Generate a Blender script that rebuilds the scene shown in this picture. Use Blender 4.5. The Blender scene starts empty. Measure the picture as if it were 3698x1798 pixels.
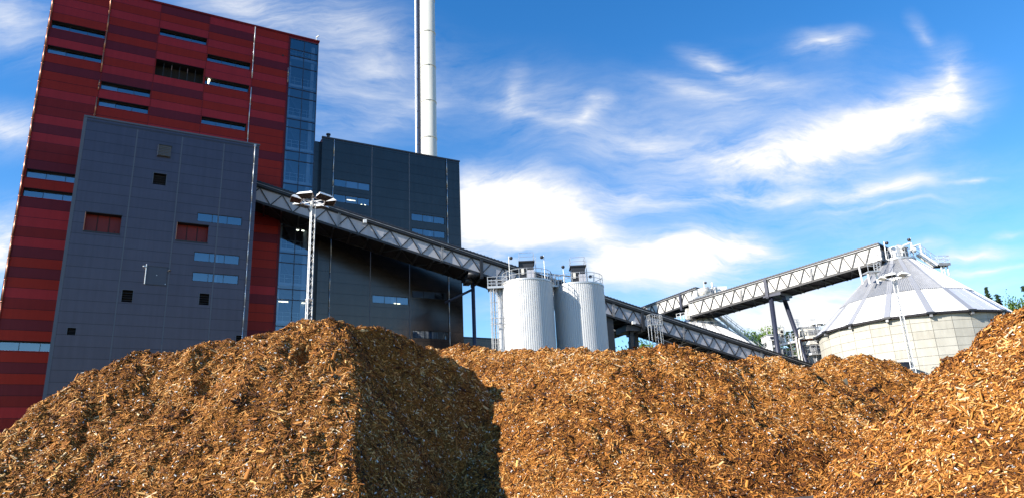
import bpy, math, random
import numpy as np
from mathutils import Vector, Matrix
random.seed(7)
RNG = np.random.default_rng(11)
R = math.radians
C = bpy.context.scene.collection
scn = bpy.context.scene

# ------------------------------------------------------------------ camera frame
PP = np.array([1849., 899.]); FOC = 2555.; EYE = 1.6
_up = np.array([1456. - PP[0], -7360. - PP[1], FOC]); _up /= np.linalg.norm(_up)
_z = np.array([0, 0, 1.]); _fw = _z - _up * (_z @ _up); _fw /= np.linalg.norm(_fw)
_rt = np.cross(_fw, _up); _rt = -_rt if _rt[0] < 0 else _rt
MW = np.array([_rt, _fw, _up])

def ray(x, y):                       # photo direction, scaled to one metre of northing
    v = MW @ np.array([x - PP[0], y - PP[1], FOC]); return v / v[1]
def at(x, y, Y):                     # a point of the place at northing Y
    v = ray(x, y) * Y; return (v[0], v[1], v[2] + EYE)
def to_px(P):
    c = (np.asarray(P) - np.array([0, 0, EYE])) @ MW      # rows -> camera coords
    return PP[0] + FOC * c[..., 0] / c[..., 2], PP[1] + FOC * c[..., 1] / c[..., 2], c[..., 2]

cam_d = bpy.data.cameras.new("camera"); cam = bpy.data.objects.new("camera", cam_d); C.objects.link(cam)
cam_d.sensor_width = 36; cam_d.lens = 36 * FOC / 3698; cam_d.clip_end = 6000; cam_d.clip_start = .1
_r = MW @ np.array([1, 0, 0.]); _u = MW @ np.array([0, -1, 0.]); _b = MW @ np.array([0, 0, -1.])
cam.matrix_world = Matrix(((_r[0], _u[0], _b[0], 0), (_r[1], _u[1], _b[1], 0), (_r[2], _u[2], _b[2], EYE), (0, 0, 0, 1)))
scn.camera = cam

# ------------------------------------------------------------------ materials
def nodes(name):
    m = bpy.data.materials.new(name); m.use_nodes = True
    nt = m.node_tree; nt.nodes.clear()
    out = nt.nodes.new("ShaderNodeOutputMaterial"); return m, nt, out
def N(nt, kind, **kw):
    n = nt.nodes.new(kind)
    for k, v in kw.items():
        if k in n.inputs: n.inputs[k].default_value = v
        else: setattr(n, k, v)
    return n
def L(nt, a, ao, b, bi): nt.links.new(a.outputs[ao], b.inputs[bi])

def mat(name, col, rough=.6, metal=0., var=.12, scale=1.5, bump=0., bscale=30., spec=.5, streak=0.):
    m, nt, out = nodes(name)
    p = N(nt, "ShaderNodeBsdfPrincipled", **{"Roughness": rough, "Metallic": metal, "Specular IOR Level": spec})
    tc = N(nt, "ShaderNodeTexCoord")
    no = N(nt, "ShaderNodeTexNoise", Scale=scale, Detail=6., Roughness=.65)
    L(nt, tc, "Object", no, "Vector")
    mx = N(nt, "ShaderNodeMix", data_type='RGBA')
    mx.inputs[6].default_value = (*[c * (1 - var) for c in col], 1); mx.inputs[7].default_value = (*[min(1, c * (1 + var)) for c in col], 1)
    L(nt, no, "Fac", mx, 0); last = mx; lo = 2
    if streak:
        mp = N(nt, "ShaderNodeMapping"); mp.inputs["Scale"].default_value = (1.6, 1.6, .06)
        L(nt, tc, "Object", mp, "Vector")
        n2 = N(nt, "ShaderNodeTexNoise", Scale=1.2, Detail=5.); L(nt, mp, 0, n2, "Vector")
        rp = N(nt, "ShaderNodeMapRange"); rp.inputs[1].default_value = .35; rp.inputs[2].default_value = .7
        rp.inputs[3].default_value = 1 - streak; rp.inputs[4].default_value = 1.05
        L(nt, n2, "Fac", rp, 0)
        ml = N(nt, "ShaderNodeVectorMath", operation='SCALE'); L(nt, mx, 2, ml, 0); L(nt, rp, 0, ml, 3)
        last, lo = ml, 0
    L(nt, last, lo, p, "Base Color")
    if bump:
        nb = N(nt, "ShaderNodeTexNoise", Scale=bscale, Detail=4.); L(nt, tc, "Object", nb, "Vector")
        bp = N(nt, "ShaderNodeBump", Strength=bump, Distance=.05); L(nt, nb, "Fac", bp, "Height"); L(nt, bp, 0, p, "Normal")
    L(nt, p, 0, out, 0); return m

def clad_mat(name, col, mod_z=None, z_off=0., groove=(.012, .014, .02), rough=.34, rib=0.0, metal=.0, spec=.4):
    """sheet cladding: horizontal joints every mod_z metres, fine ribbing as bump, dirt noise"""
    m, nt, out = nodes(name)
    p = N(nt, "ShaderNodeBsdfPrincipled", **{"Roughness": rough, "Specular IOR Level": spec, "Metallic": metal})
    tc = N(nt, "ShaderNodeTexCoord"); sp = N(nt, "ShaderNodeSeparateXYZ"); L(nt, tc, "Object", sp, 0)
    no = N(nt, "ShaderNodeTexNoise", Scale=.35, Detail=7., Roughness=.7); L(nt, tc, "Object", no, "Vector")
    mp = N(nt, "ShaderNodeMapping"); mp.inputs["Scale"].default_value = (2.5, 2.5, .12); L(nt, tc, "Object", mp, "Vector")
    n2 = N(nt, "ShaderNodeTexNoise", Scale=1.0, Detail=5.); L(nt, mp, 0, n2, "Vector")
    ad = N(nt, "ShaderNodeMath", operation='ADD'); L(nt, no, "Fac", ad, 0); L(nt, n2, "Fac", ad, 1)
    mr = N(nt, "ShaderNodeMapRange"); mr.inputs[1].default_value = .6; mr.inputs[2].default_value = 1.4; mr.inputs[3].default_value = .86; mr.inputs[4].default_value = 1.12
    L(nt, ad, 0, mr, 0)
    sc = N(nt, "ShaderNodeVectorMath", operation='SCALE'); sc.inputs[0].default_value = col; L(nt, mr, 0, sc, 3)
    last, lo = sc, 0
    if mod_z:
        a = N(nt, "ShaderNodeMath", operation='ADD'); a.inputs[1].default_value = -z_off + 1000 * mod_z; L(nt, sp, 2, a, 0)
        mo = N(nt, "ShaderNodeMath", operation='MODULO'); mo.inputs[1].default_value = mod_z; L(nt, a, 0, mo, 0)
        lt = N(nt, "ShaderNodeMath", operation='LESS_THAN'); lt.inputs[1].default_value = .055; L(nt, mo, 0, lt, 0)
        # tone differs a little from cassette to cassette
        dv = N(nt, "ShaderNodeMath", operation='DIVIDE'); dv.inputs[1].default_value = mod_z; L(nt, a, 0, dv, 0)
        fl = N(nt, "ShaderNodeMath", operation='FLOOR'); L(nt, dv, 0, fl, 0)
        dx = N(nt, "ShaderNodeMath", operation='DIVIDE'); dx.inputs[1].default_value = 5.3; L(nt, sp, 0, dx, 0)
        fx = N(nt, "ShaderNodeMath", operation='FLOOR'); L(nt, dx, 0, fx, 0)
        cb = N(nt, "ShaderNodeCombineXYZ"); L(nt, fl, 0, cb, 0); L(nt, fx, 0, cb, 1)
        wn = N(nt, "ShaderNodeTexWhiteNoise"); wn.noise_dimensions = '2D'; L(nt, cb, 0, wn, 0)
        m3 = N(nt, "ShaderNodeMapRange"); m3.inputs[3].default_value = .97; m3.inputs[4].default_value = 1.03; L(nt, wn, 0, m3, 0)
        s2 = N(nt, "ShaderNodeVectorMath", operation='SCALE'); L(nt, sc, 0, s2, 0); L(nt, m3, 0, s2, 3)
        mx = N(nt, "ShaderNodeMix", data_type='RGBA'); mx.inputs[7].default_value = (*groove, 1)
        L(nt, lt, 0, mx, 0); L(nt, s2, 0, mx, 6); last, lo = mx, 2
    L(nt, last, lo, p, "Base Color")
    if rib:
        w = N(nt, "ShaderNodeTexWave", Scale=1 / rib / 2, Distortion=0.); L(nt, tc, "Object", w, "Vector")
        bp = N(nt, "ShaderNodeBump", Strength=.35, Distance=.03); L(nt, w, "Fac", bp, "Height"); L(nt, bp, 0, p, "Normal")
    L(nt, p, 0, out, 0); return m

def glass_mat(name, tint, refl, rough=.03):
    m, nt, out = nodes(name)
    t = N(nt, "ShaderNodeBsdfTransparent"); t.inputs[0].default_value = (*tint, 1)
    g = N(nt, "ShaderNodeBsdfGlossy", Roughness=rough); g.inputs[0].default_value = (.85, .92, 1, 1)
    tc = N(nt, "ShaderNodeTexCoord"); no = N(nt, "ShaderNodeTexNoise", Scale=.8, Detail=2.); L(nt, tc, "Object", no, "Vector")
    bp = N(nt, "ShaderNodeBump", Strength=.05, Distance=.05); L(nt, no, "Fac", bp, "Height"); L(nt, bp, 0, g, "Normal")
    f = N(nt, "ShaderNodeFresnel", IOR=1.5); ad = N(nt, "ShaderNodeMath", operation='ADD', use_clamp=True); ad.inputs[1].default_value = refl; L(nt, f, 0, ad, 0)
    mx = N(nt, "ShaderNodeMixShader"); L(nt, ad, 0, mx, 0); L(nt, t, 0, mx, 1); L(nt, g, 0, mx, 2); L(nt, mx, 0, out, 0); return m

def lamp_mat(name, col, s):
    m, nt, out = nodes(name); e = N(nt, "ShaderNodeEmission", Strength=s); e.inputs[0].default_value = (*col, 1); L(nt, e, 0, out, 0); return m

M = {}
M['crimson'] = clad_mat('crimson_sheet', (.34, .021, .023), 1.08, 57.0, (.09, .008, .014), rib=.12, metal=.35, spec=.2)
M['brick'] = clad_mat('brick_red_sheet', (.29, .017, .008), 1.08, 57.0, (.06, .005, .006), rib=.12, metal=.35, spec=.2)
M['purple'] = clad_mat('dark_purple_sheet', (.135, .013, .018), 1.08, 57.0, (.03, .005, .01), rib=.12, metal=.35, spec=.2)
M['maroon'] = clad_mat('maroon_sheet', (.20, .013, .011), 1.08, 57.0, (.045, .005, .007), rib=.12, metal=.35, spec=.2)
M['grey_clad'] = clad_mat('slate_grey_cassette', (.090, .082, .104), 1.1, 37.35, (.05, .046, .056), rough=.42, metal=.85)
M['dark_clad'] = clad_mat('charcoal_cassette', (.100, .080, .072), 1.365, 43.8, (.05, .042, .04), rough=.22, metal=.97)
M['joint'] = mat('joint_strip', (.085, .092, .115), .5)
M['coping'] = mat('dark_coping', (.035, .035, .045), .45)
M['plinth'] = mat('plinth', (.03, .03, .032), .8)
M['copper'] = mat('copper_pipe', (.42, .18, .11), .38, .7, .35, 6.)
M['zinc'] = mat('zinc_pipe', (.55, .55, .56), .4, .6, .25, 6.)
M['soffit'] = mat('dark_soffit', (.012, .010, .012), .8)
M['black'] = mat('black_steel', (.016, .017, .022), .5, 0, .3, 3.)
M['bluesteel'] = mat('dark_blue_steel', (.028, .032, .055), .45, .2, .25, 3.)
M['roofblack'] = mat('black_sheet_roof', (.02, .021, .03), .42, 0, .3, 1.)
M['galv'] = mat('galvanised_steel', (.52, .53, .54), .45, .55, .25, 4.)
M['white_sheet'] = mat('white_wall_sheet', (.64, .63, .60), .5, 0, .05, .8, streak=.12)
M['pale_sheet'] = mat('pale_grey_sheet', (.40, .40, .435), .55, 0, .05, .8, streak=.1)
M['tank'] = mat('white_ribbed_sheet', (.57, .575, .58), .5, .0, .04, .25)
M['stack'] = mat('cream_stack_paint', (.60, .595, .54), .42, 0, .05, .3, streak=.10)
M['white'] = mat('white_paint', (.78, .78, .76), .5, 0, .06, 1.)
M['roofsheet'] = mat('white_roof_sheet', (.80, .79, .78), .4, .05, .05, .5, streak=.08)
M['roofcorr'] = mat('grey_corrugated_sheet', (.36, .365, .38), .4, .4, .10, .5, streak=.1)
M['roofshade'] = mat('shaded_white_sheet', (.56, .57, .62), .4, .1, .05, .5, streak=.08)  # the white sheet toned down, shade painted into its colour
M['roofhip'] = mat('grey_hip_band', (.36, .365, .39), .4, .3, .1, .8)
M['mortar'] = mat('panel_joint', (.22, .20, .17), .9)
M['doorgrey'] = mat('grey_hatch', (.055, .062, .088), .5)
M['hatchred'] = mat('red_hatch_panel', (.17, .013, .010), .4, 0, .2, .7, spec=.3)
M['louvre'] = mat('buff_louvre', (.10, .10, .095), .6, 0, .3, 2.)
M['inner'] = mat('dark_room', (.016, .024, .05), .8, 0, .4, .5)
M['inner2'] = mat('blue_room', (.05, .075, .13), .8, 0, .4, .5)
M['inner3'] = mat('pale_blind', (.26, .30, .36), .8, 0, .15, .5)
M['slab'] = mat('floor_slab_edge', (.32, .38, .44), .7)
M['glass'] = glass_mat('window_glass', (.55, .68, .85), .22)
M['curtain'] = glass_mat('curtain_glass', (.62, .74, .90), .16)
M['lens'] = mat('lamp_lens', (.06, .05, .045), .15, 0, .4, 3., spec=1.)
M['tube_lit'] = lamp_mat('lit_tube', (1, .82, .45), 3.0)
M['spot_lit'] = lamp_mat('lit_spot', (1, .9, .62), 4.0)
M['steelgrey'] = mat('grey_plant_steel', (.30, .30, .31), .5, .3, .3, 1.2, streak=.3)
M['cream'] = mat('cream_plant_sheet', (.66, .63, .56), .5, 0, .1, 1.2, streak=.2)
M['rust'] = mat('rust_red_band', (.35, .13, .08), .6)
M['post'] = mat('weathered_post', (.13, .12, .09), .9, 0, .4, 5.)

def concrete_mat():
    m, nt, out = nodes('concrete_panel')
    p = N(nt, "ShaderNodeBsdfPrincipled", **{"Roughness": .85, "Specular IOR Level": .2})
    tc = N(nt, "ShaderNodeTexCoord")
    at_ = N(nt, "ShaderNodeAttribute", attribute_name="tint")
    n1 = N(nt, "ShaderNodeTexNoise", Scale=.9, Detail=8., Roughness=.7); L(nt, tc, "Object", n1, "Vector")
    mp = N(nt, "ShaderNodeMapping"); mp.inputs["Scale"].default_value = (2, 2, .25); L(nt, tc, "Object", mp, "Vector")
    n2 = N(nt, "ShaderNodeTexNoise", Scale=1.3, Detail=6.); L(nt, mp, 0, n2, "Vector")
    ad = N(nt, "ShaderNodeMath", operation='ADD'); L(nt, n1, "Fac", ad, 0); L(nt, n2, "Fac", ad, 1)
    a2 = N(nt, "ShaderNodeMath", operation='ADD'); L(nt, ad, 0, a2, 0); L(nt, at_, "Fac", a2, 1)
    rp = N(nt, "ShaderNodeValToRGB"); e = rp.color_ramp.elements
    mr = N(nt, "ShaderNodeMapRange"); mr.inputs[1].default_value = .7; mr.inputs[2].default_value = 1.9; L(nt, a2, 0, mr, 0)
    e[0].position = 0; e[0].color = (.36, .34, .29, 1); e[1].position = 1; e[1].color = (.56, .54, .475, 1)
    L(nt, mr, 0, rp, 0); L(nt, rp, 0, p, "Base Color")
    bp = N(nt, "ShaderNodeBump", Strength=.25, Distance=.03); L(nt, n1, "Fac", bp, "Height"); L(nt, bp, 0, p, "Normal")
    L(nt, p, 0, out, 0); return m
M['concrete'] = concrete_mat()

def ramp_attr_mat(name, stops, rough=.75, spec=.25, attr="tint"):
    m, nt, out = nodes(name)
    p = N(nt, "ShaderNodeBsdfPrincipled", **{"Roughness": rough, "Specular IOR Level": spec})
    a = N(nt, "ShaderNodeAttribute", attribute_name=attr); rp = N(nt, "ShaderNodeValToRGB")
    cr = rp.color_ramp
    while len(cr.elements) < len(stops): cr.elements.new(.5)
    for e, (pos, col) in zip(cr.elements, stops): e.position = pos; e.color = (*col, 1)
    L(nt, a, "Fac", rp, 0); L(nt, rp, 0, p, "Base Color"); L(nt, p, 0, out, 0); return m
WOOD = [(0, (.035, .011, .003)), (.2, (.13, .043, .009)), (.45, (.345, .124, .020)), (.7, (.55, .24, .050)), (.88, (.74, .44, .16)), (.955, (.68, .52, .32)), (.965, (.66, .63, .58)), (.988, (.70, .68, .64)), (.9905, (.04, .10, .38)), (.9935, (.65, .42, .02)), (.997, (.48, .05, .03)), (1., (.10, .28, .16))]
M['chips'] = ramp_attr_mat('wood_chips', WOOD)
OLD = [(0, (.030, .010, .003)), (.2, (.125, .044, .009)), (.45, (.32, .118, .022)), (.7, (.51, .23, .052)), (.88, (.72, .44, .165))] + WOOD[5:]
M['chips_old'] = ramp_attr_mat('weathered_wood_chips', OLD)

def fines_mat():
    m, nt, out = nodes('wood_fines')
    p = N(nt, "ShaderNodeBsdfPrincipled", **{"Roughness": .95, "Specular IOR Level": .1})
    tc = N(nt, "ShaderNodeTexCoord")
    n1 = N(nt, "ShaderNodeTexNoise", Scale=14., Detail=8., Roughness=.75); L(nt, tc, "Object", n1, "Vector")
    n0 = N(nt, "ShaderNodeTexNoise", Scale=.5, Detail=4.); L(nt, tc, "Object", n0, "Vector")
    ad = N(nt, "ShaderNodeMath", operation='ADD'); L(nt, n1, "Fac", ad, 0)
    ml = N(nt, "ShaderNodeMath", operation='MULTIPLY'); ml.inputs[1].default_value = .8; L(nt, n0, "Fac", ml, 0); L(nt, ml, 0, ad, 1)
    rp = N(nt, "ShaderNodeValToRGB"); e = rp.color_ramp.elements
    e[0].position = .55; e[0].color = (.05, .018, .005, 1); e[1].position = 1.; e[1].color = (.26, .105, .021, 1)
    L(nt, ad, 0, rp, 0); L(nt, rp, 0, p, "Base Color")
    v = N(nt, "ShaderNodeTexVoronoi", Scale=16.); L(nt, tc, "Object", v, "Vector")
    bp = N(nt, "ShaderNodeBump", Strength=.8, Distance=.06); L(nt, v, "Distance", bp, "Height"); L(nt, bp, 0, p, "Normal")
    L(nt, p, 0, out, 0); return m
M['fines'] = fines_mat()
M['bark'] = mat('bark', (.08, .06, .045), .9, 0, .4, 6.)
M['leaf'] = ramp_attr_mat('leaves', [(0, (.035, .075, .012)), (.5, (.075, .14, .02)), (1, (.15, .22, .04))], .6)
M['needle'] = ramp_attr_mat('needles', [(0, (.012, .028, .012)), (.6, (.03, .06, .022)), (1, (.07, .10, .04))], .7)
M['asphalt'] = mat('asphalt', (.055, .053, .05), .9, 0, .3, 3., bump=.3, bscale=60)
M['soil'] = mat('packed_yard', (.11, .085, .06), .95, 0, .35, .6, bump=.3, bscale=12)
M['grass'] = mat('hill_grass', (.06, .085, .03), .95, 0, .4, .2, bump=.4, bscale=3)

# ------------------------------------------------------------------ mesh helper
class MB:
    def __init__(s): s.v = []; s.f = []; s.m = []; s.mats = []
    def mi(s, m):
        if m not in s.mats: s.mats.append(m)
        return s.mats.index(m)
    def face(s, pts, m):
        b = len(s.v); s.v += [tuple(p) for p in pts]; s.f.append(tuple(range(b, b + len(pts)))); s.m.append(s.mi(m))
    def hexa(s, p, m):               # 8 points: bottom 4 ccw, top 4
        b = len(s.v); s.v += [tuple(q) for q in p]; k = s.mi(m)
        for f in ((3, 2, 1, 0), (4, 5, 6, 7), (0, 1, 5, 4), (1, 2, 6, 5), (2, 3, 7, 6), (3, 0, 4, 7)):
            s.f.append(tuple(b + i for i in f)); s.m.append(k)
    def box(s, x0, x1, y0, y1, z0, z1, m):
        s.hexa([(x0, y0, z0), (x1, y0, z0), (x1, y1, z0), (x0, y1, z0), (x0, y0, z1), (x1, y0, z1), (x1, y1, z1), (x0, y1, z1)], m)
    def bar(s, a, b, w, h, m, upv=(0, 0, 1)):  # rectangular bar between two points
        a = Vector(a); b = Vector(b); t = (b - a).normalized(); u = Vector(upv)
        if abs(t.dot(u)) > .97: u = Vector((0, 1, 0))
        x = t.cross(u).normalized() * w / 2; y = x.cross(t).normalized() * h / 2
        s.hexa([a - x - y, a + x - y, a + x + y, a - x + y, b - x - y, b + x - y, b + x + y, b - x + y], m)
    def tube(s, a, b, r, m, n=8, r2=None, cap=True):
        a = Vector(a); b = Vector(b); t = (b - a).normalized(); u = Vector((0, 0, 1)) if abs(t.z) < .9 else Vector((1, 0, 0))
        x = t.cross(u).normalized(); y = t.cross(x); r2 = r if r2 is None else r2; k = s.mi(m); base = len(s.v)
        for i in range(n):
            c, q = math.cos(2 * math.pi * i / n), math.sin(2 * math.pi * i / n)
            s.v.append(tuple(a + (x * c + y * q) * r)); s.v.append(tuple(b + (x * c + y * q) * r2))
        for i in range(n):
            j = (i + 1) % n; s.f.append((base + 2 * i, base + 2 * i + 1, base + 2 * j + 1, base + 2 * j)); s.m.append(k)
        if cap:
            s.f.append(tuple(base + 2 * i for i in range(n))); s.m.append(k)
            s.f.append(tuple(base + 2 * i + 1 for i in reversed(range(n)))); s.m.append(k)
    def path(s, pts, r, m, n=6):
        for a, b in zip(pts[:-1], pts[1:]): s.tube(a, b, r, m, n)
    def lathe(s, prof, m, n=48, c=(0, 0), a0=0.):
        k = s.mi(m); base = len(s.v); q = len(prof)
        for i in range(n):
            a = a0 + 2 * math.pi * i / n
            for (r, z) in prof: s.v.append((c[0] + r * math.cos(a), c[1] + r * math.sin(a), z))
        for i in range(n):
            j = (i + 1) % n
            for e in range(q - 1):
                s.f.append((base + i * q + e, base + j * q + e, base + j * q + e + 1, base + i * q + e + 1)); s.m.append(k)
    def disc(s, c, r, m, n=32, a0=0.):
        s.face([(c[0] + r * math.cos(a0 + 2 * math.pi * i / n), c[1] + r * math.sin(a0 + 2 * math.pi * i / n), c[2]) for i in range(n)], m)
    def rail(s, pts, m, h=1.1, r=.035, step=1.4, mids=(.55,), posts=True):
        pts = [Vector(p) for p in pts]
        for hh in (h, *[h * q for q in mids]): s.path([p + Vector((0, 0, hh)) for p in pts], r, m, 5)
        if posts:
            for a, b in zip(pts[:-1], pts[1:]):
                k = max(1, round((b - a).length / step))
                for i in range(k): q = a.lerp(b, i / k); s.tube(q, q + Vector((0, 0, h)), r, m, 5)
            s.tube(pts[-1], pts[-1] + Vector((0, 0, h)), r, m, 5)
    def ladder(s, a, b, side, m, w=.45, r=.03, step=.35):
        a = Vector(a); b = Vector(b); o = Vector(side).normalized() * w / 2
        s.tube(a - o, b - o, r, m, 5); s.tube(a + o, b + o, r, m, 5)
        k = int((b - a).length / step)
        for i in range(1, k): q = a.lerp(b, i / k); s.tube(q - o, q + o, r * .7, m, 4, cap=False)
    def build(s, name, parent=None, smooth=False, attr=None):
        me = bpy.data.meshes.new(name); me.from_pydata(s.v, [], s.f)
        for m in s.mats: me.materials.append(m)
        me.polygons.foreach_set("material_index", s.m)
        if smooth:
            me.polygons.foreach_set("use_smooth", [True] * len(s.f))
        if attr is not None:
            at_ = me.attributes.new("tint", 'FLOAT', 'FACE'); at_.data.foreach_set("value", attr)
        me.update(); o = bpy.data.objects.new(name, me); C.objects.link(o)
        if parent: o.parent = parent
        return o

def tag(o, label, cat, group=None, kind=None):
    if label: o['label'] = label
    if cat: o['category'] = cat
    if group: o['group'] = group
    if kind: o['kind'] = kind
    return o
def root(name, loc, rz, label, cat, group=None):
    o = bpy.data.objects.new(name, None); C.objects.link(o); o.location = loc; o.rotation_euler = (0, 0, rz); o.empty_display_size = .5
    return tag(o, label, cat, group)
def copy_tree(o, parent=None):
    c = o.copy(); C.objects.link(c); c.parent = parent
    for ch in list(o.children): copy_tree(ch, c)
    return c
def np_mesh(name, V, F, m, parent=None, tint=None, smooth=False):
    me = bpy.data.meshes.new(name); n = F.shape[1]
    me.vertices.add(len(V)); me.vertices.foreach_set("co", V.astype(np.float32).ravel())
    me.loops.add(F.size); me.loops.foreach_set("vertex_index", F.astype(np.int32).ravel())
    me.polygons.add(len(F)); me.polygons.foreach_set("loop_start", np.arange(0, F.size, n, dtype=np.int32))
    me.polygons.foreach_set("loop_total", np.full(len(F), n, dtype=np.int32))
    if smooth: me.polygons.foreach_set("use_smooth", np.ones(len(F), dtype=bool))
    me.materials.append(m); me.update(calc_edges=True)
    if tint is not None:
        a = me.attributes.new("tint", 'FLOAT', 'FACE'); a.data.foreach_set("value", tint.astype(np.float32))
    o = bpy.data.objects.new(name, me); C.objects.link(o)
    if parent: o.parent = parent
    return o

# ------------------------------------------------------------------ facades (local: x along the facade, y inwards, z up)
FA = R(29.6986)
def frame_loc(p): return (-p * .49544, p * .86864, 0)

def window(rt, u0, u1, z0, z1, depth, panes, backs, frame=None, reveal=None, lamp=None, post=None, room=1.3, label=None):
    """recessed ribbon window: reveals, mullions, room behind; the glazing is a sub-part"""
    reveal = reveal or M['soffit']; frame = frame or M['black']
    b = MB(); d = depth; e = .0
    b.face([(u0, -e, z1), (u1, -e, z1), (u1, d, z1), (u0, d, z1)], reveal)
    b.face([(u0, -e, z0), (u0, d, z0), (u1, d, z0), (u1, -e, z0)], reveal)
    b.face([(u0, -e, z0), (u0, -e, z1), (u0, d, z1), (u0, d, z0)], reveal)
    b.face([(u1, -e, z0), (u1, d, z0), (u1, d, z1), (u1, -e, z1)], reveal)
    t = .06
    b.box(u0, u1, d - .03, d + .05, z1 - t, z1, frame); b.box(u0, u1, d - .03, d + .05, z0, z0 + t, frame)
    for i in range(panes + 1):
        x = u0 + (u1 - u0) * i / panes; w = t / 2 if 0 < i < panes else t
        b.box(max(u0, x - w / 1.2), min(u1, x + w / 1.2), d - .026, d + .046, z0 + t, z1 - t, frame)
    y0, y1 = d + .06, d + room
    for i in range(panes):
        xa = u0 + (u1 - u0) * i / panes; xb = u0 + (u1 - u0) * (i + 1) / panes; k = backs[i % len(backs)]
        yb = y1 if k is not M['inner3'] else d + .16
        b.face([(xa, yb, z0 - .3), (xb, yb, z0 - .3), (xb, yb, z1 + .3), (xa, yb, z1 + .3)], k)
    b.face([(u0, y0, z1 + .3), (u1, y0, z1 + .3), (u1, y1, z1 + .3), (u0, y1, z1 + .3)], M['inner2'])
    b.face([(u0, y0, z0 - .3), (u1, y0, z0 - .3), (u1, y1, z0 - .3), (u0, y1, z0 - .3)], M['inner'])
    if post: b.box(post - .16, post + .16, d + .35, d + .6, z0 - .25, z1 + .25, M['inner3'])
    w = b.build('window', rt)
    if label: w['label'] = label
    g = MB(); g.face([(u0 + t, d + .01, z0 + t), (u1 - t, d + .01, z0 + t), (u1 - t, d + .01, z1 - t), (u0 + t, d + .01, z1 - t)], M['glass'])
    g.build('pane', w)
    for (lx, lz, lw) in (lamp or ()):
        q = MB(); q.box(lx - lw / 2, lx + lw / 2, d + .5, d + .56, lz - .045, lz + .045, M['tube_lit']); q.build('lamp', w)
    return w

def cells(b, ub, zb, holes, mfun, y=0.):
    ub = sorted(set(ub)); zb = sorted(set(zb))
    for a, c in zip(ub[:-1], ub[1:]):
        for e, f in zip(zb[:-1], zb[1:]):
            x, z = (a + c) / 2, (e + f) / 2
            if any(h[0] < x < h[1] and h[2] < z < h[3] for h in holes): continue
            b.face([(a, y, e), (c, y, e), (c, y, f), (a, y, f)], mfun(x, z))

def shell(rt, u0, u1, dep, z1, m, mroof):
    b = MB()
    b.face([(u0, 0, 0), (u0, 0, z1), (u0, dep, z1), (u0, dep, 0)], m); b.face([(u1, 0, 0), (u1, dep, 0), (u1, dep, z1), (u1, 0, z1)], m)
    b.face([(u0, dep, 0), (u0, dep, z1), (u1, dep, z1), (u1, dep, 0)], m)
    b.face([(u0, 0, z1), (u1, 0, z1), (u1, dep, z1), (u0, dep, z1)], mroof)
    return b.build('wall', rt)

def pipe(rt, u, zs, m, y=-.14, r=.07, n='downpipe'):
    """downpipe with brackets; slightly wandering like the real sheet-metal run"""
    for za, zb in zs:
        b = MB(); k = max(2, int((za - zb) / 2.2)); pts = []
        for i in range(k + 1): pts.append((u + random.uniform(-.025, .025), y, za + (zb - za) * i / k))
        b.path(pts, r, m, 8)
        for q in pts[1:-1]: b.tube((q[0], q[1], q[2] - .07), (q[0], q[1], q[2] + .07), r * 1.45, m, 8); b.bar(q, (q[0], 0, q[2]), .05, .05, m)
        b.build(n, rt, True)

# ---- red tower
rt = root('power_station_tower', frame_loc(85), FA, 'tall red banded sheet metal tower with a glazed stair strip at its right end', 'building')
COLS = [-10.72, -4.93, .38, 5.95, 11.45, 15.72]
K = 1.08; ZT = 57.0
BANDS = [
    "CBCCBRPCRBPBBCMMCPCMMPRBRPCCMCPBPBCMBPBRBPBPMCMPBM",
    "CBCBPBPCBCPRCRBBCPBCBMCBPCBBCPBCMBPCBBCMPBCMPBCPBM",
    "PBCRCBCLLCPBCPBCBPCBCMPBCBPCBMCPBCBPCMBPCBMPBCMPBM",
    "CPBCBRCCRBCBCRBCMBPCBCPBMCBCPBCMBCPBCMBPCMBCPMBCPM",
    "BCBCPBCBPCBCPBBBPBBBBPBBMBPBBBMMCPBBMPBMMBPBMBBPMM"]
MK = {'C': M['crimson'], 'B': M['brick'], 'P': M['purple'], 'M': M['maroon'], 'R': M['brick'], 'L': M['brick']}
b = MB()
RED_WIN = []
for ci in range(5):
    a, c = COLS[ci], COLS[ci + 1]; s = BANDS[ci]
    skipL = False
    for i, ch in enumerate(s):
        k = i - 1; zt = 58.2 if k == -1 else ZT - K * k; zb = ZT - K * (k + 1)
        if i == len(s) - 1: zb = 3.9
        if ch == 'R':
            h0, h1 = (a + .30, c - .16)
            if ci == 2: h0, h1 = a + .12, c - .12
            if ci == 3: h0, h1 = a + .08, c - .28
            if ci == 1: h0, h1 = a + .12, c - .10
            RED_WIN.append((h0, h1, zb + .12, zt, ci, k))
            cells(b, [a, h0, h1, c], [zb, zb + .12, zt], [(h0, h1, zb + .12, zt)], lambda x, z: M['brick'] if ci != 2 else M['crimson'])
        elif ch == 'L':
            cells(b, [a, a + .1, c - .15, c], [zb, zt], [(a + .1, c - .15, zb, zt)], lambda x, z: M['brick'])
        else:
            b.face([(a, 0, zb), (c, 0, zb), (c, 0, zt), (a, 0, zt)], MK[ch])
b.face([(15.72, 0, 3.9), (15.95, 0, 3.9), (15.95, 0, 58.2), (15.72, 0, 58.2)], M['purple'])
b.face([(15.95, 0, 57.8), (19.68, 0, 57.8), (19.68, 0, 58.2), (15.95, 0, 58.2)], M['maroon'])
b.build('cladding', rt)
shell(rt, -10.72, 19.68, 34, 58.2, M['maroon'], M['coping'])
b = MB(); b.box(-10.9, 19.8, -.1, .25, 58.2, 58.42, M['maroon']); b.box(-10.9, -10.65, .25, 34, 58.2, 58.42, M['maroon']); b.box(19.55, 19.8, .25, 34, 58.2, 58.42, M['maroon']); b.build('coping', rt)
b = MB(); b.box(-10.7, 19.6, -.03, .2, 0, 3.9, M['plinth']); b.build('plinth', rt)
b = MB()
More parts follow.
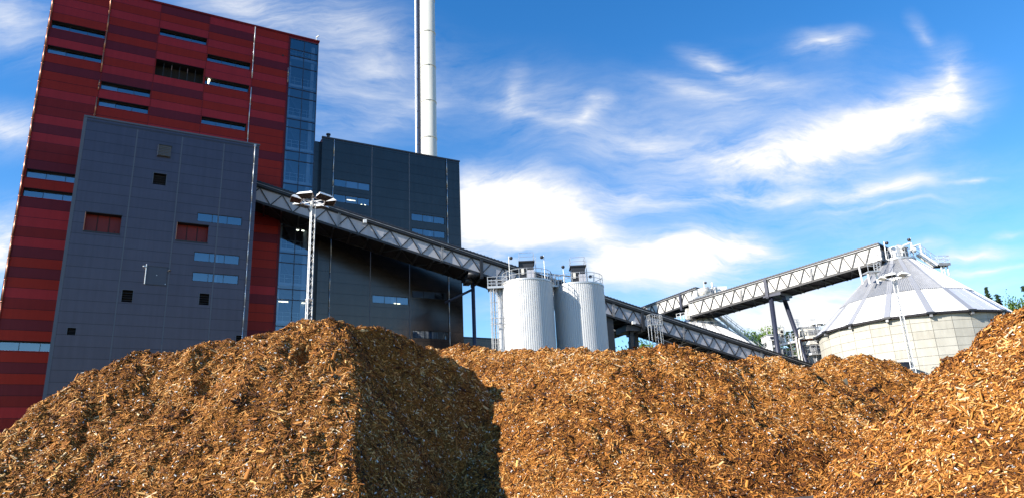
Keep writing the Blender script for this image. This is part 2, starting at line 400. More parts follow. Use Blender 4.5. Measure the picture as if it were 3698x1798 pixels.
for u in COLS[1:5]: b.box(u - .05, u + .05, -.02, .01, 4, 58.1, M['maroon'])
b.box(15.72, 15.9, -.05, .02, 4, 57.9, M['purple']); b.box(-10.76, -10.6, -.04, .03, 4, 58.2, M['purple'])
b.build('joint_strip', rt)
pick = {(0, 4): [2, 2, 2], (0, 7): [3, 2, 2], (0, 21): [3, 3, 3], (0, 23): [2, 3, 3], (1, 10): [3, 2, 1], (1, 12): [3, 2, 2], (0, 38): [1, 1, 1]}
II = {1: M['inner'], 2: M['inner2'], 3: M['inner3']}
for (h0, h1, z0, z1, ci, k) in RED_WIN:
    d = .5
    w = window(rt, h0, h1, z0, z1, d, 3, [II[q] for q in pick.get((ci, k), [2, 2, 1])], reveal=M['soffit'])
    if (ci, k) == (3, 7):
        q = MB(); q.tube((h0 + .45, .2, z1 - .4), (h0 + .45, .2, z1 - .1), .11, M['spot_lit'], 10); q.build('lamp', w)
b = MB()    # black louvred plant opening
a, c = .48, 5.80; z0, z1 = 48.36, 50.52
for pts in ([(a, 0, z1), (c, 0, z1), (c, 1.6, z1), (a, 1.6, z1)], [(a, 0, z0), (a, 1.6, z0), (c, 1.6, z0), (c, 0, z0)], [(a, 0, z0), (a, 0, z1), (a, 1.6, z1), (a, 1.6, z0)], [(c, 0, z0), (c, 1.6, z0), (c, 1.6, z1), (c, 0, z1)], [(a, 1.6, z0), (c, 1.6, z0), (c, 1.6, z1), (a, 1.6, z1)]):
    b.face(pts, M['soffit'])
for i in range(1, 6): b.box(a + (c - a) * i / 6 - .03, a + (c - a) * i / 6 + .03, .6, .7, z0, z1, M['black'])
for x in (a + 1.75, a + 3.5): b.box(x - .025, x + .025, .10, .16, z0 + 1.1, z0 + 1.75, M['copper'])
b.build('plant_opening', rt)
pipe(rt, -10.62, [(58.2, 4)], M['copper'], r=.085)
pipe(rt, -4.98, [(58.1, 47.3), (46.2, 44.95), (44.0, 24)], M['copper'])
pipe(rt, 11.42, [(58.1, 50.5), (49.2, 30)], M['zinc'], r=.06)
pipe(rt, 15.86, [(53.2, 51)], M['zinc'], r=.03)
b = MB(); b.tube((19.3, -.2, 58.3), (19.3, -.2, 58.75), .04, M['white'], 6); b.tube((19.3, -.2, 58.7), (19.55, -.55, 58.85), .09, M['white'], 8); b.build('roof_camera', rt)
b = MB(); b.tube((15.1, -.05, 54.9), (15.1, .02, 54.9), .13, M['soffit'], 12); b.build('vent', rt)
# glazed stair strip
g = MB(); g.face([(15.95, .02, 4), (19.68, .02, 4), (19.68, .02, 57.8), (15.95, .02, 57.8)], M['curtain']); cw = g.build('curtain_wall', rt)
b = MB(); HM = [57.8, 56.18, 55.21, 53.6, 50.34, 49.13, 45.91, 44.7, 41.4, 40.14, 36.9, 35.7, 32.4, 31.2, 27.83, 26.64, 23.36, 22.08, 18.84, 17.6, 14.3, 13.1, 9.8, 8.6, 5]
for z in HM: b.box(15.95, 19.68, -.05, .06, z - .045, z + .045, M['bluesteel'])
for u in (15.98, 17.8, 19.66): b.box(u - .035, u + .035, -.056, .064, 4, 57.8, M['bluesteel'])
b.build('mullion', cw)
b = MB()
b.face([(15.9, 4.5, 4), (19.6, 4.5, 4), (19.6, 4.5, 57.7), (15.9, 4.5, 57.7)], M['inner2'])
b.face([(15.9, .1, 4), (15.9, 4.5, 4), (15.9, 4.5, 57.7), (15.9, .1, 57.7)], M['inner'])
b.build('stair_core_wall', rt)
for z in (55.4, 51.3, 46.75, 42.2, 37.6, 33.1, 28.6, 24.3, 19.6, 15, 10.5):
    b = MB(); b.box(15.95, 19.6, .5, 4.4, z - .35, z, M['slab']); b.build('floor_slab', rt)
    b = MB(); b.rail([(16.0, .6, z), (19.5, .6, z)], M['slab'], 1.05, .03, .9); b.build('railing', rt)
b = MB()
b.box(18.95, 19.4, .7, 1.1, 4, 57.6, M['slab'])
b.box(16.05, 16.45, 1.2, 1.6, 4, 55, M['slab']); b.build('column', rt)
for z0 in (51.3, 46.75, 42.2, 37.6, 33.1, 28.6, 24.3, 19.6):
    b = MB(); b.bar((16.6, 3.2, z0 - .2), (18.8, 3.2, z0 - 4.2), .9, .22, M['inner2']); b.build('stair_flight', rt)
for (u, z) in ((16.85, 21.9), (19.2, 21.9)):
    b = MB(); b.box(u - .55 if u < 18 else u - .2, u + .55 if u < 18 else u + .2, .4, .46, z - .05, z + .05, M['tube_lit']); b.build('lamp', rt)
for u in (18.1, 18.75):
    b = MB(); b.box(u - .15, u + .15, .3, .36, 31.0, 31.1, M['spot_lit']); b.build('lamp', rt)
b = MB(); b.box(-17, -10.9, 3, 20, 0, 18.6, M['maroon']); b.build('side_annex', rt)

# ---- grey hall
gt = root('fuel_hall', frame_loc(77), FA, 'slate grey panelled block standing in front of the red tower, with two red hatches', 'building')
GW = [(5.93, 10.4, 27.88, 28.84, 8.0), (5.96, 10.4, 23.56, 24.57, 8.15), (5.98, 10.45, 21.43, 22.4, 8.2)]
GH = [(-4.08, -.98, 25.63, 27.53), (4.12, 7.12, 25.63, 27.53)]
GV = [(1.43, 2.63, 31.37, 32.62), (-.14, .78, 18.8, 20.0), (6.82, 7.74, 19.0, 20.18), (-4.25, -3.58, 15.35, 16.02), (10.62, 11.2, 15.2, 16.0)]
holes = [w[:4] for w in GW] + GH + GV
b = MB(); cells(b, [-5.3, 11.66] + [x for h in holes for x in h[:2]], [0, 37.66] + [x for h in holes for x in h[2:4]], holes, lambda x, z: M['grey_clad']); b.build('cladding', gt)
shell(gt, -5.3, 11.66, 7.9, 37.66, M['grey_clad'], M['coping'])
b = MB(); b.box(-5.42, 11.75, -.08, .2, 37.66, 37.84, M['joint']); b.box(-5.42, 11.75, -.03, .0, 37.25, 37.32, M['coping']); b.build('coping', gt)
for u in (-.5, 3.8, 8.0):
    b = MB(); b.box(u - .06, u + .06, -.02, .005, .2, 37.2, M['joint']); b.build('joint_strip', gt)
b = MB(); b.box(-5.42, -5.12, -.05, .05, 0, 37.66, M['joint']); b.build('corner_trim', gt)
for (a, c, z0, z1, ps) in GW: window(gt, a, c, z0, z1, .08, 3, [M['inner2'], M['inner2'], M['inner2']], post=ps, reveal=M['black'])
for (a, c, z0, z1) in GH:
    b = MB(); d = .75
    b.face([(a, 0, z1), (c, 0, z1), (c, d, z1), (a, d, z1)], M['soffit']); b.face([(a, 0, z0), (a, d, z0), (c, d, z0), (c, 0, z0)], M['soffit'])
    b.face([(a, 0, z0), (a, 0, z1), (a, d, z1), (a, d, z0)], M['rust']); b.face([(c, 0, z0), (c, d, z0), (c, d, z1), (c, 0, z1)], M['hatchred'])
    b.face([(a, d, z0), (c, d, z0), (c, d, z1), (a, d, z1)], M['hatchred'])
    for i in (1, 2): x = a + (c - a) * i / 3; b.box(x - .03, x + .03, d - .06, d + .02, z0, z1, M['soffit'])
    b.box(a - .05, c + .05, -.06, .02, z0 - .12, z0, M['black']); b.box(a - .06, a, -.05, .02, z0, z1, M['copper']); b.box(a - .06, c + .05, -.05, .02, z1, z1 + .06, M['black'])
    for x in (c - .5, c - 1.0): b.tube((x, d - .05, z0 + .35), (x, d, z0 + .35), .05, M['soffit'], 8)
    b.build('loading_hatch', gt)
for (a, c, z0, z1) in GV:
    b = MB(); d = .5
    for pts in ([(a, 0, z1), (c, 0, z1), (c, d, z1), (a, d, z1)], [(a, 0, z0), (a, d, z0), (c, d, z0), (c, 0, z0)], [(a, 0, z0), (a, 0, z1), (a, d, z1), (a, d, z0)], [(c, 0, z0), (c, d, z0), (c, d, z1), (c, 0, z1)], [(a, d, z0), (c, d, z0), (c, d, z1), (a, d, z1)]): b.face(pts, M['soffit'])
    b.box(a - .07, a, -.05, .03, z0, z1, M['joint']); b.box(c, c + .05, -.05, .03, z0, z1, M['joint']); b.box(a - .07, c + .05, -.05, .03, z1, z1 + .05, M['joint'])
    for i in range(1, 5): zz = z0 + (z1 - z0) * i / 5; b.hexa([(a, .1, zz - .06), (c, .1, zz - .06), (c, .3, zz + .02), (a, .3, zz + .02), (a, .1, zz - .04), (c, .1, zz - .04), (c, .3, zz + .04), (a, .3, zz + .04)], M['black'])
    b.build('vent_opening', gt)
b = MB(); b.box(1.6, 2.8, -.28, .0, 34.56, 35.72, M['louvre'])
for i in range(6): zz = 34.62 + i * .18; b.hexa([(1.63, -.34, zz), (2.77, -.34, zz), (2.77, -.27, zz + .08), (1.63, -.27, zz + .08), (1.63, -.34, zz + .02), (2.77, -.34, zz + .02), (2.77, -.27, zz + .1), (1.63, -.27, zz + .1)], M['joint'])
b.box(1.54, 1.62, -.36, .0, 34.5, 35.78, M['joint']); b.box(1.54, 2.86, -.36, .0, 35.72, 35.8, M['black']); b.build('louvre_box', gt)
b = MB(); b.box(1.78, 3.62, -.05, .0, 20.75, 22.55, M['doorgrey'])
for pts in ((1.72, 1.8, 20.7, 22.6), (3.6, 3.66, 20.7, 22.6), (1.72, 3.66, 22.55, 22.62), (1.72, 3.66, 20.68, 20.74)): b.box(pts[0], pts[1], -.07, .0, pts[2], pts[3], M['coping'])
b.tube((1.7, -.16, 20.7), (1.7, -.16, 22.75), .05, M['galv'], 8); b.bar((1.7, -.16, 22.5), (1.4, -.35, 22.45), .12, .1, M['galv']); b.bar((3.68, -.12, 22.2), (3.9, -.3, 22.3), .1, .1, M['soffit'])
b.tube((2.7, -.08, 21.7), (2.7, -.04, 21.7), .05, M['galv'], 8); b.tube((3.55, -.08, 20.85), (3.55, -.04, 20.85), .05, M['galv'], 8)
b.build('hoist_door', gt)
pipe(gt, 11.2, [(37.6, .5)], M['zinc'], r=.05)
b = MB(); b.box(11.1, 11.3, -.2, 0, 37.45, 37.66, M['zinc']); b.build('rain_hopper', gt)

# ---- charcoal hall
dt = root('turbine_hall', frame_loc(85.15), FA, 'charcoal panelled hall right of the glazed strip, with ribbon windows and two thin downpipes', 'building')
DW = [(22.41, 27.24, 37.58, 38.62, [1, 3, 3], ()), (22.4, 27.22, 35.45, 36.49, [1, 2, 2], ((24.9, 36.15, 1.1), (26.3, 35.75, .2), (26.8, 35.78, .2))), (33.1, 38.0, 34.26, 35.29, [2, 2, 2], ()), (33.14, 38.0, 32.22, 33.2, [2, 1, 2], ()),
      (27.77, 32.66, 22.5, 23.53, [2, 2, 2], ((30.9, 22.75, .45), (31.5, 22.75, .45))), (33.15, 38.06, 23.58, 24.58, [3, 3, 2], ()), (33.2, 38.2, 18.22, 19.25, [1, 1, 1], ())]
holes = [w[:4] for w in DW]
b = MB(); cells(b, [20.72, 40.47] + [x for h in holes for x in h[:2]], [0, 44.15] + [x for h in holes for x in h[2:4]], holes, lambda x, z: M['dark_clad']); b.build('cladding', dt)
shell(dt, 20.72, 40.47, 26, 44.15, M['dark_clad'], M['coping'])
b = MB(); b.box(20.65, 40.55, -.08, .2, 44.15, 44.35, M['coping']); b.box(40.35, 40.55, .2, 26, 44.15, 44.35, M['coping']); b.build('coping', dt)
b = MB(); b.box(19.7, 20.72, .9, 20, 0, 43.9, M['dark_clad']); b.build('link_wall', dt)
for u in (27.45, 32.8):
    b = MB(); b.box(u - .06, u + .06, -.02, .005, .2, 44.1, M['joint']); b.build('joint_strip', dt)
for i, (a, c, z0, z1, bk, lp) in enumerate(DW):
    w = window(dt, a, c, z0, z1, .08, 3, [II[q] for q in bk], lamp=lp, post=(a + c) / 2 + .4 if i in (2, 3, 4) else None, reveal=M['black'])
    if i == 6:
        q = MB()
        for j in range(16): x = 33.4 + j * .22; q.box(x - .07, x + .07, .2, .24, z0, z1 - .1, M['slab'])
        q.build('blind', w)
pipe(dt, 22.26, [(44.1, 1)], M['zinc'], r=.05); pipe(dt, 38.4, [(44.1, 1)], M['zinc'], r=.05)
b = MB(); b.tube((21.6, .5, 44.3), (21.6, .5, 44.9), .2, M['black'], 10); b.lathe([(0, 45.15), (.3, 45.05), (.3, 44.9)], M['black'], 12, (21.6, .5)); b.build('roof_vent', dt)
b = MB(); b.box(42.5, 62, 9, 30, 0, 20.9, M['dark_clad']); lo = b.build('low_hall', None)
lo.matrix_world = Matrix.Translation(frame_loc(88)) @ Matrix.Rotation(FA, 4, 'Z')
b = MB(); b.box(42.4, 62.1, 8.9, 30.1, 20.9, 21.1, M['coping']); b.build('coping', lo)
tag(lo, 'low charcoal flat roofed hall showing between the charcoal hall and the white tanks', 'building')

# ------------------------------------------------------------------ chimney
cp = at(1550, 567, 104)
ch = root('chimney', (cp[0], 104, 0), 0, 'tall round cream steel chimney with a thin white pipe along its left side', 'chimney')
SE = [79.1 - 6.55 * i for i in range(-3, 12)]
b = MB(); b.lathe([(1.27, 0), (1.27, 98), (1.1, 98)], M['stack'], 64); b.build('flue', ch, True)
for z in SE:
    b = MB(); b.lathe([(1.27, z - .09), (1.33, z - .09), (1.33, z + .09), (1.27, z + .09)], M['stack'], 64); b.build('seam_flange', ch, True)
b = MB(); b.tube((-2.02, -.1, 0), (-2.02, -.1, 97), .17, M['white'], 12); b.build('side_pipe', ch, True)
b = MB(); b.ladder((-1.52, -.1, 0), (-1.52, -.1, 97), (0, 1, 0), M['bluesteel'], .5, .04, .5)
b.box(-1.75, -1.62, -.35, .35, 0, 97, M['bluesteel']); b.box(-1.42, -1.26, -.2, .2, 0, 97, M['steelgrey'])
for i in range(32): b.bar((-1.9, -.1, 3 * i + 1), (-1.2, -.1, 3 * i + 1), .1, .1, M['bluesteel'])
b.build('ladder_tray', ch)

# ------------------------------------------------------------------ conveyor galleries
class Gallery:
    """local frame: x along the run, y away from the viewer, z up; height follows the slope"""
    def __init__(s, name, base, ang, z0, slope, s0, s1, label, wall, fas=.62, hw=2.42, width=4.3, ov=.35):
        s.o = root(name, (base[0], base[1], 0), ang, label, 'conveyor gallery', 'sloping conveyor galleries'); s.z0, s.k = z0, slope; s.w = width; s.s0, s.s1 = s0, s1
        P = s.P; h, W = hw, width
        def sheared(b, a, c, y0, y1, h0, h1, m): b.hexa([P(a, y0, h0), P(c, y0, h0), P(c, y1, h0), P(a, y1, h0), P(a, y0, h1), P(c, y0, h1), P(c, y1, h1), P(a, y1, h1)], m)
        s.sh = sheared
        b = MB(); sheared(b, s0, s1, -ov, W + ov, -.16, 0, M['roofblack']); sheared(b, s0, s1, -ov + .07, -.1, -fas, -.17, M['black'])
        sheared(b, s0, s1, -ov - .02, -ov + .06, -.36, -.28, M['steelgrey'])
        n = int((s1 - s0) / .45)
        for i in range(n): x = s0 + (s1 - s0) * i / n; sheared(b, x, x + .14, -ov, W + ov, 0, .05, M['roofblack'])
        b.build('roof', s.o)
        b = MB(); sheared(b, s0, s1, .05, .2, -h + .05, -.2, wall); sheared(b, s0, s1, W - .2, W - .12, -h + .05, -.2, wall); s.wall = b.build('wall_panel', s.o)
        b = MB(); sheared(b, s0, s1, .0, W, -h - .02, -h + .12, M['soffit'])
        n = int((s1 - s0) / 2)
        for i in range(n): x = s0 + (s1 - s0) * i / n; sheared(b, x, x + .2, .1, W - .1, -h - .32, -h - .02, M['black'])
        b.build('floor', s.o)
        s.h = h
    def P(s, x, y, h): return (x, y, s.z0 + s.k * x + h)
    def truss(s, a, c, panel, ph, m, t=.13, top=-.7):
        b = MB(); h = s.h
        for y in (0., s.w):
            s.sh(b, a, c, y - .1, y + .1, -h - .2, -h + .04, m); s.sh(b, a, c, y - .08, y + .08, top - .04, top + .1, m)
            i0 = math.ceil((a - ph) / panel - .5); x = ph + i0 * panel
            while x < c + .1:
                for q in (x - panel / 2, x + panel / 2):
                    if a - .01 <= q <= c + .01 and a <= x <= c: b.bar(s.P(x, y, -h), s.P(q, y, top), t, t, m, (0, 1, 0))
                x += panel
        # cross bracing of the underside
        x = ph + math.ceil((a - ph) / panel) * panel; f = 0
        while x + panel < c:
            b.bar(s.P(x, 0 if f else s.w, -h - .24), s.P(x + panel, s.w if f else 0, -h - .24), .12, .12, m); f = 1 - f; x += panel
        b.build('truss', s.o)
    def portal(s, x, m, w=.3):
        b = MB()
        for y in (-.12, s.w + .12): b.bar(s.P(x, y, -s.h - .5), s.P(x, y, -.1), w, .3, m, (0, 1, 0))
        b.bar(s.P(x, -.2, -s.h - .45), s.P(x, s.w + .2, -s.h - .45), .4, .4, m); b.build('portal_frame', s.o)
    def pipe(s, x, m, w=.16):
        b = MB()
        for dx in (-.14, .14): b.bar(s.P(x + dx * .6, -.12, -s.h), s.P(x + dx * .6 + .12, -.12, -.6), .09, .09, m, (0, 1, 0))
        b.build('rain_pipe', s.o)
    def end(s, x, m):
        b = MB(); b.hexa([s.P(x - .1, .1, -s.h), s.P(x, .1, -s.h), s.P(x, s.w - .1, -s.h), s.P(x - .1, s.w - .1, -s.h), s.P(x - .1, .1, -.1), s.P(x, .1, -.1), s.P(x, s.w - .1, -.1), s.P(x - .1, s.w - .1, -.1)], m); b.build('end_wall', s.o)

r0 = ray(930, 900) * 77
G1 = Gallery('conveyor_gallery', (r0[0], 77), R(19), 34.98, -.284, -3.8, 77, 'long dark conveyor gallery sloping down from the slate grey block past the tanks', M['pale_sheet'])
G1.truss(-3.6, 28, 2.55, 1.1, M['black'], .10); G1.truss(28, 76.8, 1.99, 44.4, M['black'], .10)
for x in (26.56, 48.6): G1.portal(x, M['black'], .38)
for x in (8.9, 21.5, 44.4, 54.6, 66.5): G1.pipe(x, M['steelgrey'])
b = MB(); q = G1.P(12.0, -.4, -.7); b.box(q[0] - .2, q[0] + .2, q[1] - .3, q[1], q[2] - .3, q[2] + .12, M['white']); b.build('junction_box', G1.o)
b = MB()     # round support column and its tie arm
q = (25.9, 1.7); zt = 34.98 - .284 * 25.9 - G1.h - .45
b.tube((q[0], q[1], 0), (q[0], q[1], zt), .24, M['bluesteel'], 16); b.box(q[0] - 1.0, q[0] + .5, q[1] - 1.9, q[1] + 1.9, zt - .05, zt + .4, M['black']); b.box(q[0] - 1.1, q[0] - .3, q[1] - .8, q[1] + .8, zt - .7, zt - .05, M['black'])
b.tube((q[0], q[1], zt - 1.3), (q[0] - 3.4, q[1] + 1.2, zt - 2.9), .16, M['bluesteel'], 10); b.build('support_column', G1.o, True)
b = MB(); zt = 34.98 - .284 * 44.0 - G1.h      # broad black pier just right of the tanks
b.box(43.45, 44.45, .3, 3.2, 0, zt, M['black']); b.build('support_pier', G1.o)
b = MB(); zt = 34.98 - .284 * 48 - G1.h - .3
b.bar((47.35, 1.0, zt), (45.6, 1.0, 0), .5, .5, M['black'], (0, 1, 0)); b.bar((48.8, 2.6, zt), (48.4, 2.6, 0), .55, .5, M['black'], (0, 1, 0)); b.box(46.3, 49.0, .2, 3.4, zt - .45, zt + .3, M['black']); b.build('trestle', G1.o)
b = MB(); b.path([G1.P(50.5, -.3, -G1.h - 1.1), G1.P(60, -.3, -G1.h - 1.25), G1.P(72, -.3, -G1.h - 1.0)], .035, M['galv'], 5); b.build('cable', G1.o)
b = MB(); q = G1.P(47.0, -.45, -G1.h - .1); b.box(q[0] - .2, q[0] + .2, q[1] - .2, q[1] + .1, q[2] - .2, q[2] + .15, M['white']); b.build('lamp', G1.o)

r1 = ray(3150, 1000) * 91
G2 = Gallery('conveyor_gallery', (r1[0], 91), R(-45), 25.30 + .5 * .072 + 2.35, .072, -27.8, 1.6, 'bright white sided conveyor gallery rising to the top of the big concrete silo', M['white_sheet'], .30, ov=.16)
G2.truss(-27.6, .9, 1.82, -26.0, M['black'], .15, -.36); G2.portal(-14.6, M['bluesteel'], .45); G2.end(1.0, M['pale_sheet']); G2.end(-27.5, M['pale_sheet'])
for x in (-18.8, -7.9): G2.pipe(x, M['steelgrey'])
zt = G2.z0 + G2.k * -14.4 - G2.h - .4
b = MB(); b.box(-15.3, -12.6, -.1, 3.7, zt - .1, zt + .3, M['bluesteel']); b.box(-13.2, -12.5, 1.2, 2.4, zt - .7, zt - .1, M['bluesteel']); b.build('support_head', G2.o)
b = MB(); b.tube((-14.4, .5, zt), (-14.9, .3, 0), .34, M['bluesteel'], 16); b.build('support_leg', G2.o, True)
b = MB(); b.tube((-13.6, 3.0, zt), (-10.0, 4.6, 0), .32, M['bluesteel'], 16); b.build('support_leg', G2.o, True)

r2 = ray(2500, 1100) * 118
G3 = Gallery('conveyor_gallery', (r2[0], 118), R(-50), 29.42, .085, -27, 1.2, 'farther white sided conveyor gallery crossing behind the long dark one to the smaller silo', M['white_sheet'], .30, ov=.16)
G3.truss(-26.8, 1.0, 1.82, -4.15, M['black'], .15, -.36); G3.portal(-2.2, M['bluesteel'], .4); G3.end(1.0, M['pale_sheet'])
zt = G3.z0 + G3.k * -22 - G3.h - .2
b = MB(); b.tube((-22, .5, zt), (-22, .5, 0), .3, M['bluesteel'], 12); b.tube((-22, 3.1, zt), (-22, 3.1, 0), .3, M['bluesteel'], 12); b.build('support_leg', G3.o, True)

# ------------------------------------------------------------------ white ribbed tanks
def ribbed(b, Rr, z0, z1, m, n=76, depth=.055):
    k = b.mi(m); base = len(b.v); P_ = []
    for i in range(n):
        for (f, rr) in ((0, Rr), (.2, Rr), (.3, Rr + depth), (.9, Rr + depth)):
            a = 2 * math.pi * (i + f) / n; P_.append((rr * math.cos(a), rr * math.sin(a)))
    for (x, y) in P_: b.v.append((x, y, z0)); b.v.append((x, y, z1))
    q = len(P_)
    for i in range(q): j = (i + 1) % q; b.f.append((base + 2 * i, base + 2 * j, base + 2 * j + 1, base + 2 * i + 1)); b.m.append(k)

def yard_lamp(parent, p, h, arm=(.25, -.1), m=None):
    b = MB(); b.tube(p, (p[0], p[1], p[2] + h), .05, M['white'], 6)
    hx, hy = p[0] + arm[0], p[1] + arm[1]; b.tube((p[0], p[1], p[2] + h - .1), (hx, hy, p[2] + h - .1), .035, M['white'], 5)
    b.lathe([(0, p[2] + h - .02), (.17, p[2] + h - .08), (.22, p[2] + h - .25), (.14, p[2] + h - .4), (0, p[2] + h - .42)], M['black'], 12, (hx, hy)); b.build('yard_lamp', parent)

TR = 2.93; TZ = 22.25
def make_tank(loc, label):
    t = root('storage_tank', loc, 0, label, 'tank', 'white ribbed storage tanks')
    b = MB(); ribbed(b, TR, 0, TZ - .12, M['tank']); b.build('shell', t)
    b = MB(); b.lathe([(TR - .2, TZ - .2), (TR + .1, TZ - .2), (TR + .1, TZ), (TR - .1, TZ + .02), (.3, TZ + .25), (0, TZ + .26)], M['galv'], 64); b.build('roof', t)
    ring = [(TR * math.cos(2 * math.pi * i / 20), TR * math.sin(2 * math.pi * i / 20), TZ) for i in range(21)]
    b = MB(); b.rail(ring, M['galv'], 1.15, .035, 2., (.5,)); b.build('railing', t)
    f = MB(); f.box(-.75, .85, -1.1, .7, TZ + .2, TZ + 2.35, M['black']); f.box(-.9, 1.0, -1.25, .85, TZ + 2.35, TZ + 2.5, M['black'])
    f.box(-.62, -.3, -1.2, -1.09, TZ + .9, TZ + 1.6, M['cream']); hb = f.build('filter_housing', t)
    f = MB(); f.box(.05, .85, -1.5, -1.12, TZ + .25, TZ + 1.3, M['pale_sheet']); f.box(.43, .47, -1.53, -1.5, TZ + .25, TZ + 1.3, M['galv']); f.build('control_cabinet', t)
    b = MB(); b.rail([(-.8, .7, TZ + 2.5), (-.8, -1.1, TZ + 2.5), (.9, -1.1, TZ + 2.5), (.9, .7, TZ + 2.5)], M['galv'], 1.0, .025, 1.6, (.5,)); b.ladder((1.15, .2, TZ + .2), (1.15, .2, TZ + 3.4), (0, 1, 0), M['galv']); b.build('roof_railing', t)
    return t
T1 = (1.58, 81.0); T2 = (7.86, 84.0)
t1 = make_tank((*T1, 0), 'white ribbed tank nearer the charcoal hall, with a ladder and platform at its left')
t2 = make_tank((*T2, 0), 'white ribbed tank partly in the shade of the tank beside it'); t2.scale = (1.03, 1.03, 1)
yard_lamp(t1, (-2.0, -1.6, TZ), 3.0, (.25, -.05)); yard_lamp(t1, (2.1, -1.3, TZ), 3.0, (-.25, -.1)); yard_lamp(t2, (-1.6, .4, TZ), 3.0, (-.02, -.15)); yard_lamp(t2, (1.9, .2, TZ), 1.6, (-.35, 0))
b = MB()     # platform, service riser and caged ladder on the left of the first tank
b.box(-4.6, -2.3, -1.2, .6, TZ - .55, TZ - .4, M['galv']); b.box(-4.65, -4.55, -1.25, .65, TZ - .62, TZ - .36, M['galv']); b.box(-4.6, -2.3, -1.26, -1.18, TZ - .62, TZ - .36, M['galv'])
b.rail([(-2.4, -1.2, TZ - .4), (-4.6, -1.2, TZ - .4), (-4.6, .6, TZ - .4), (-2.6, .6, TZ - .4)], M['galv'], 1.15, .04, 1.1, (.35, .65)); 
b.bar((-4.3, -1.1, TZ - .6), (-2.9, -.6, TZ - 1.9), .08, .08, M['galv']); b.bar((-2.6, -1.3, TZ - .6), (-2.3, -1.6, TZ - 1.7), .08, .08, M['galv']); b.build('access_platform', t1)
b = MB(); b.ladder((-3.95, -.7, 0), (-3.95, -.7, TZ + .6), (1, .2, 0), M['galv'], .5)
for zz in [2 + 1.2 * i for i in range(17)]:
    pts = [(-3.95 + .42 * math.cos(a), -.7 - .1 + .42 * math.sin(a), zz) for a in [math.pi * (1.0 + q / 8) for q in range(9)]]; b.path(pts, .03, M['galv'], 4)
for q in range(5): a = math.pi * (1.0 + q / 4); b.tube((-3.95 + .42 * math.cos(a), -.8 + .42 * math.sin(a), 2), (-3.95 + .42 * math.cos(a), -.8 + .42 * math.sin(a), TZ - .5), .03, M['galv'], 4)
for zz in (5.5, 11.2, 12.2, 17.4, 18.1): b.path([(-4.4, -.9, zz), (-3.3, -1.25, zz), (-2.75, -1.2, zz)], .055, M['galv'], 5)
b.build('caged_ladder', t1)
b = MB(); b.tube((-3.2, -.25, 0), (-3.2, -.25, TZ - .6), .36, M['tank'], 16); b.tube((-4.25, -.5, 0), (-4.25, -.5, TZ - .6), .06, M['bluesteel'], 8); b.tube((-3.95, -.3, 0), (-3.95, -.3, TZ - .6), .07, M['bluesteel'], 8); b.tube((-3.45, -.15, 0), (-3.45, -.15, TZ - .6), .06, M['bluesteel'], 8); b.build('service_riser', t1, True)
b = MB(); a = Vector((T1[0], T1[1], 0)); dv = (Vector((T2[0], T2[1], 0)) - a).normalized(); nv = Vector((-dv.y, dv.x, 0))
p0 = a + dv * (TR - .2); p1 = a + dv * 4.3
wk = root('walkway_bridge', (0, 0, 0), 0, 'galvanised walkway with railings bridging the tops of the two white tanks', 'walkway')
b.bar(p0 + Vector((0, 0, TZ - .15)), p1 + Vector((0, 0, TZ - .15)), 1.2, .2, M['galv'])
b.build('deck', wk); b = MB()
for sgn in (-.6, .6): b.rail([p0 + nv * sgn + Vector((0, 0, TZ)), p1 + nv * sgn + Vector((0, 0, TZ))], M['galv'], 1.1, .035, .9)
b.build('railing', wk); b = MB()
q0 = a + dv * .9 + Vector((0, 0, TZ + 1.55)); q1 = a + dv * 5.9 + Vector((0, 0, TZ + 1.35)); b.bar(q0, q1, .2, .12, M['galv']); qm = q0.lerp(q1, .52)
b.bar(qm, qm - Vector((0, 0, 1.6)), .14, .14, M['galv']); b.bar(qm + Vector((.25, 0, 0)), qm - Vector((-.25, 0, 1.6)), .1, .1, M['galv']); b.build('cable_tray', wk)
b = MB()     # dark drive machinery on the run behind the railings of the tanks
for i, (x, y, w, h) in enumerate(((-1.6, 1.5, 1.1, .75), (-.4, 1.9, .9, .6), (1.7, 1.3, 1.2, .55), (2.6, 1.0, .8, .5))):
    b.tube((x - w / 2, y, TZ + .35 + h / 2), (x + w / 2, y, TZ + .35 + h / 2), h / 2, M['black'], 14); b.box(x - w / 2, x + w / 2, y - .3, y + .3, TZ + .1, TZ + .35, M['black'])
    b.tube((x + w / 2, y, TZ + .35 + h / 2), (x + w / 2 + .25, y, TZ + .35 + h / 2), h / 3, M['galv'], 12)
b.build('drive_motor', t1, True)
b = MB()
for i, (x, y, w, h) in enumerate(((-2.2, -.6, .7, .8), (-1.5, .7, .9, .5))): b.box(x - w / 2, x + w / 2, y - .3, y + .3, TZ + .1, TZ + .1 + h, M['black']); b.box(x - w / 2 + .05, x - w / 2 + .2, y - .34, y - .3, TZ + .2, TZ + h, M['galv'])
b.build('drive_motor', t2)

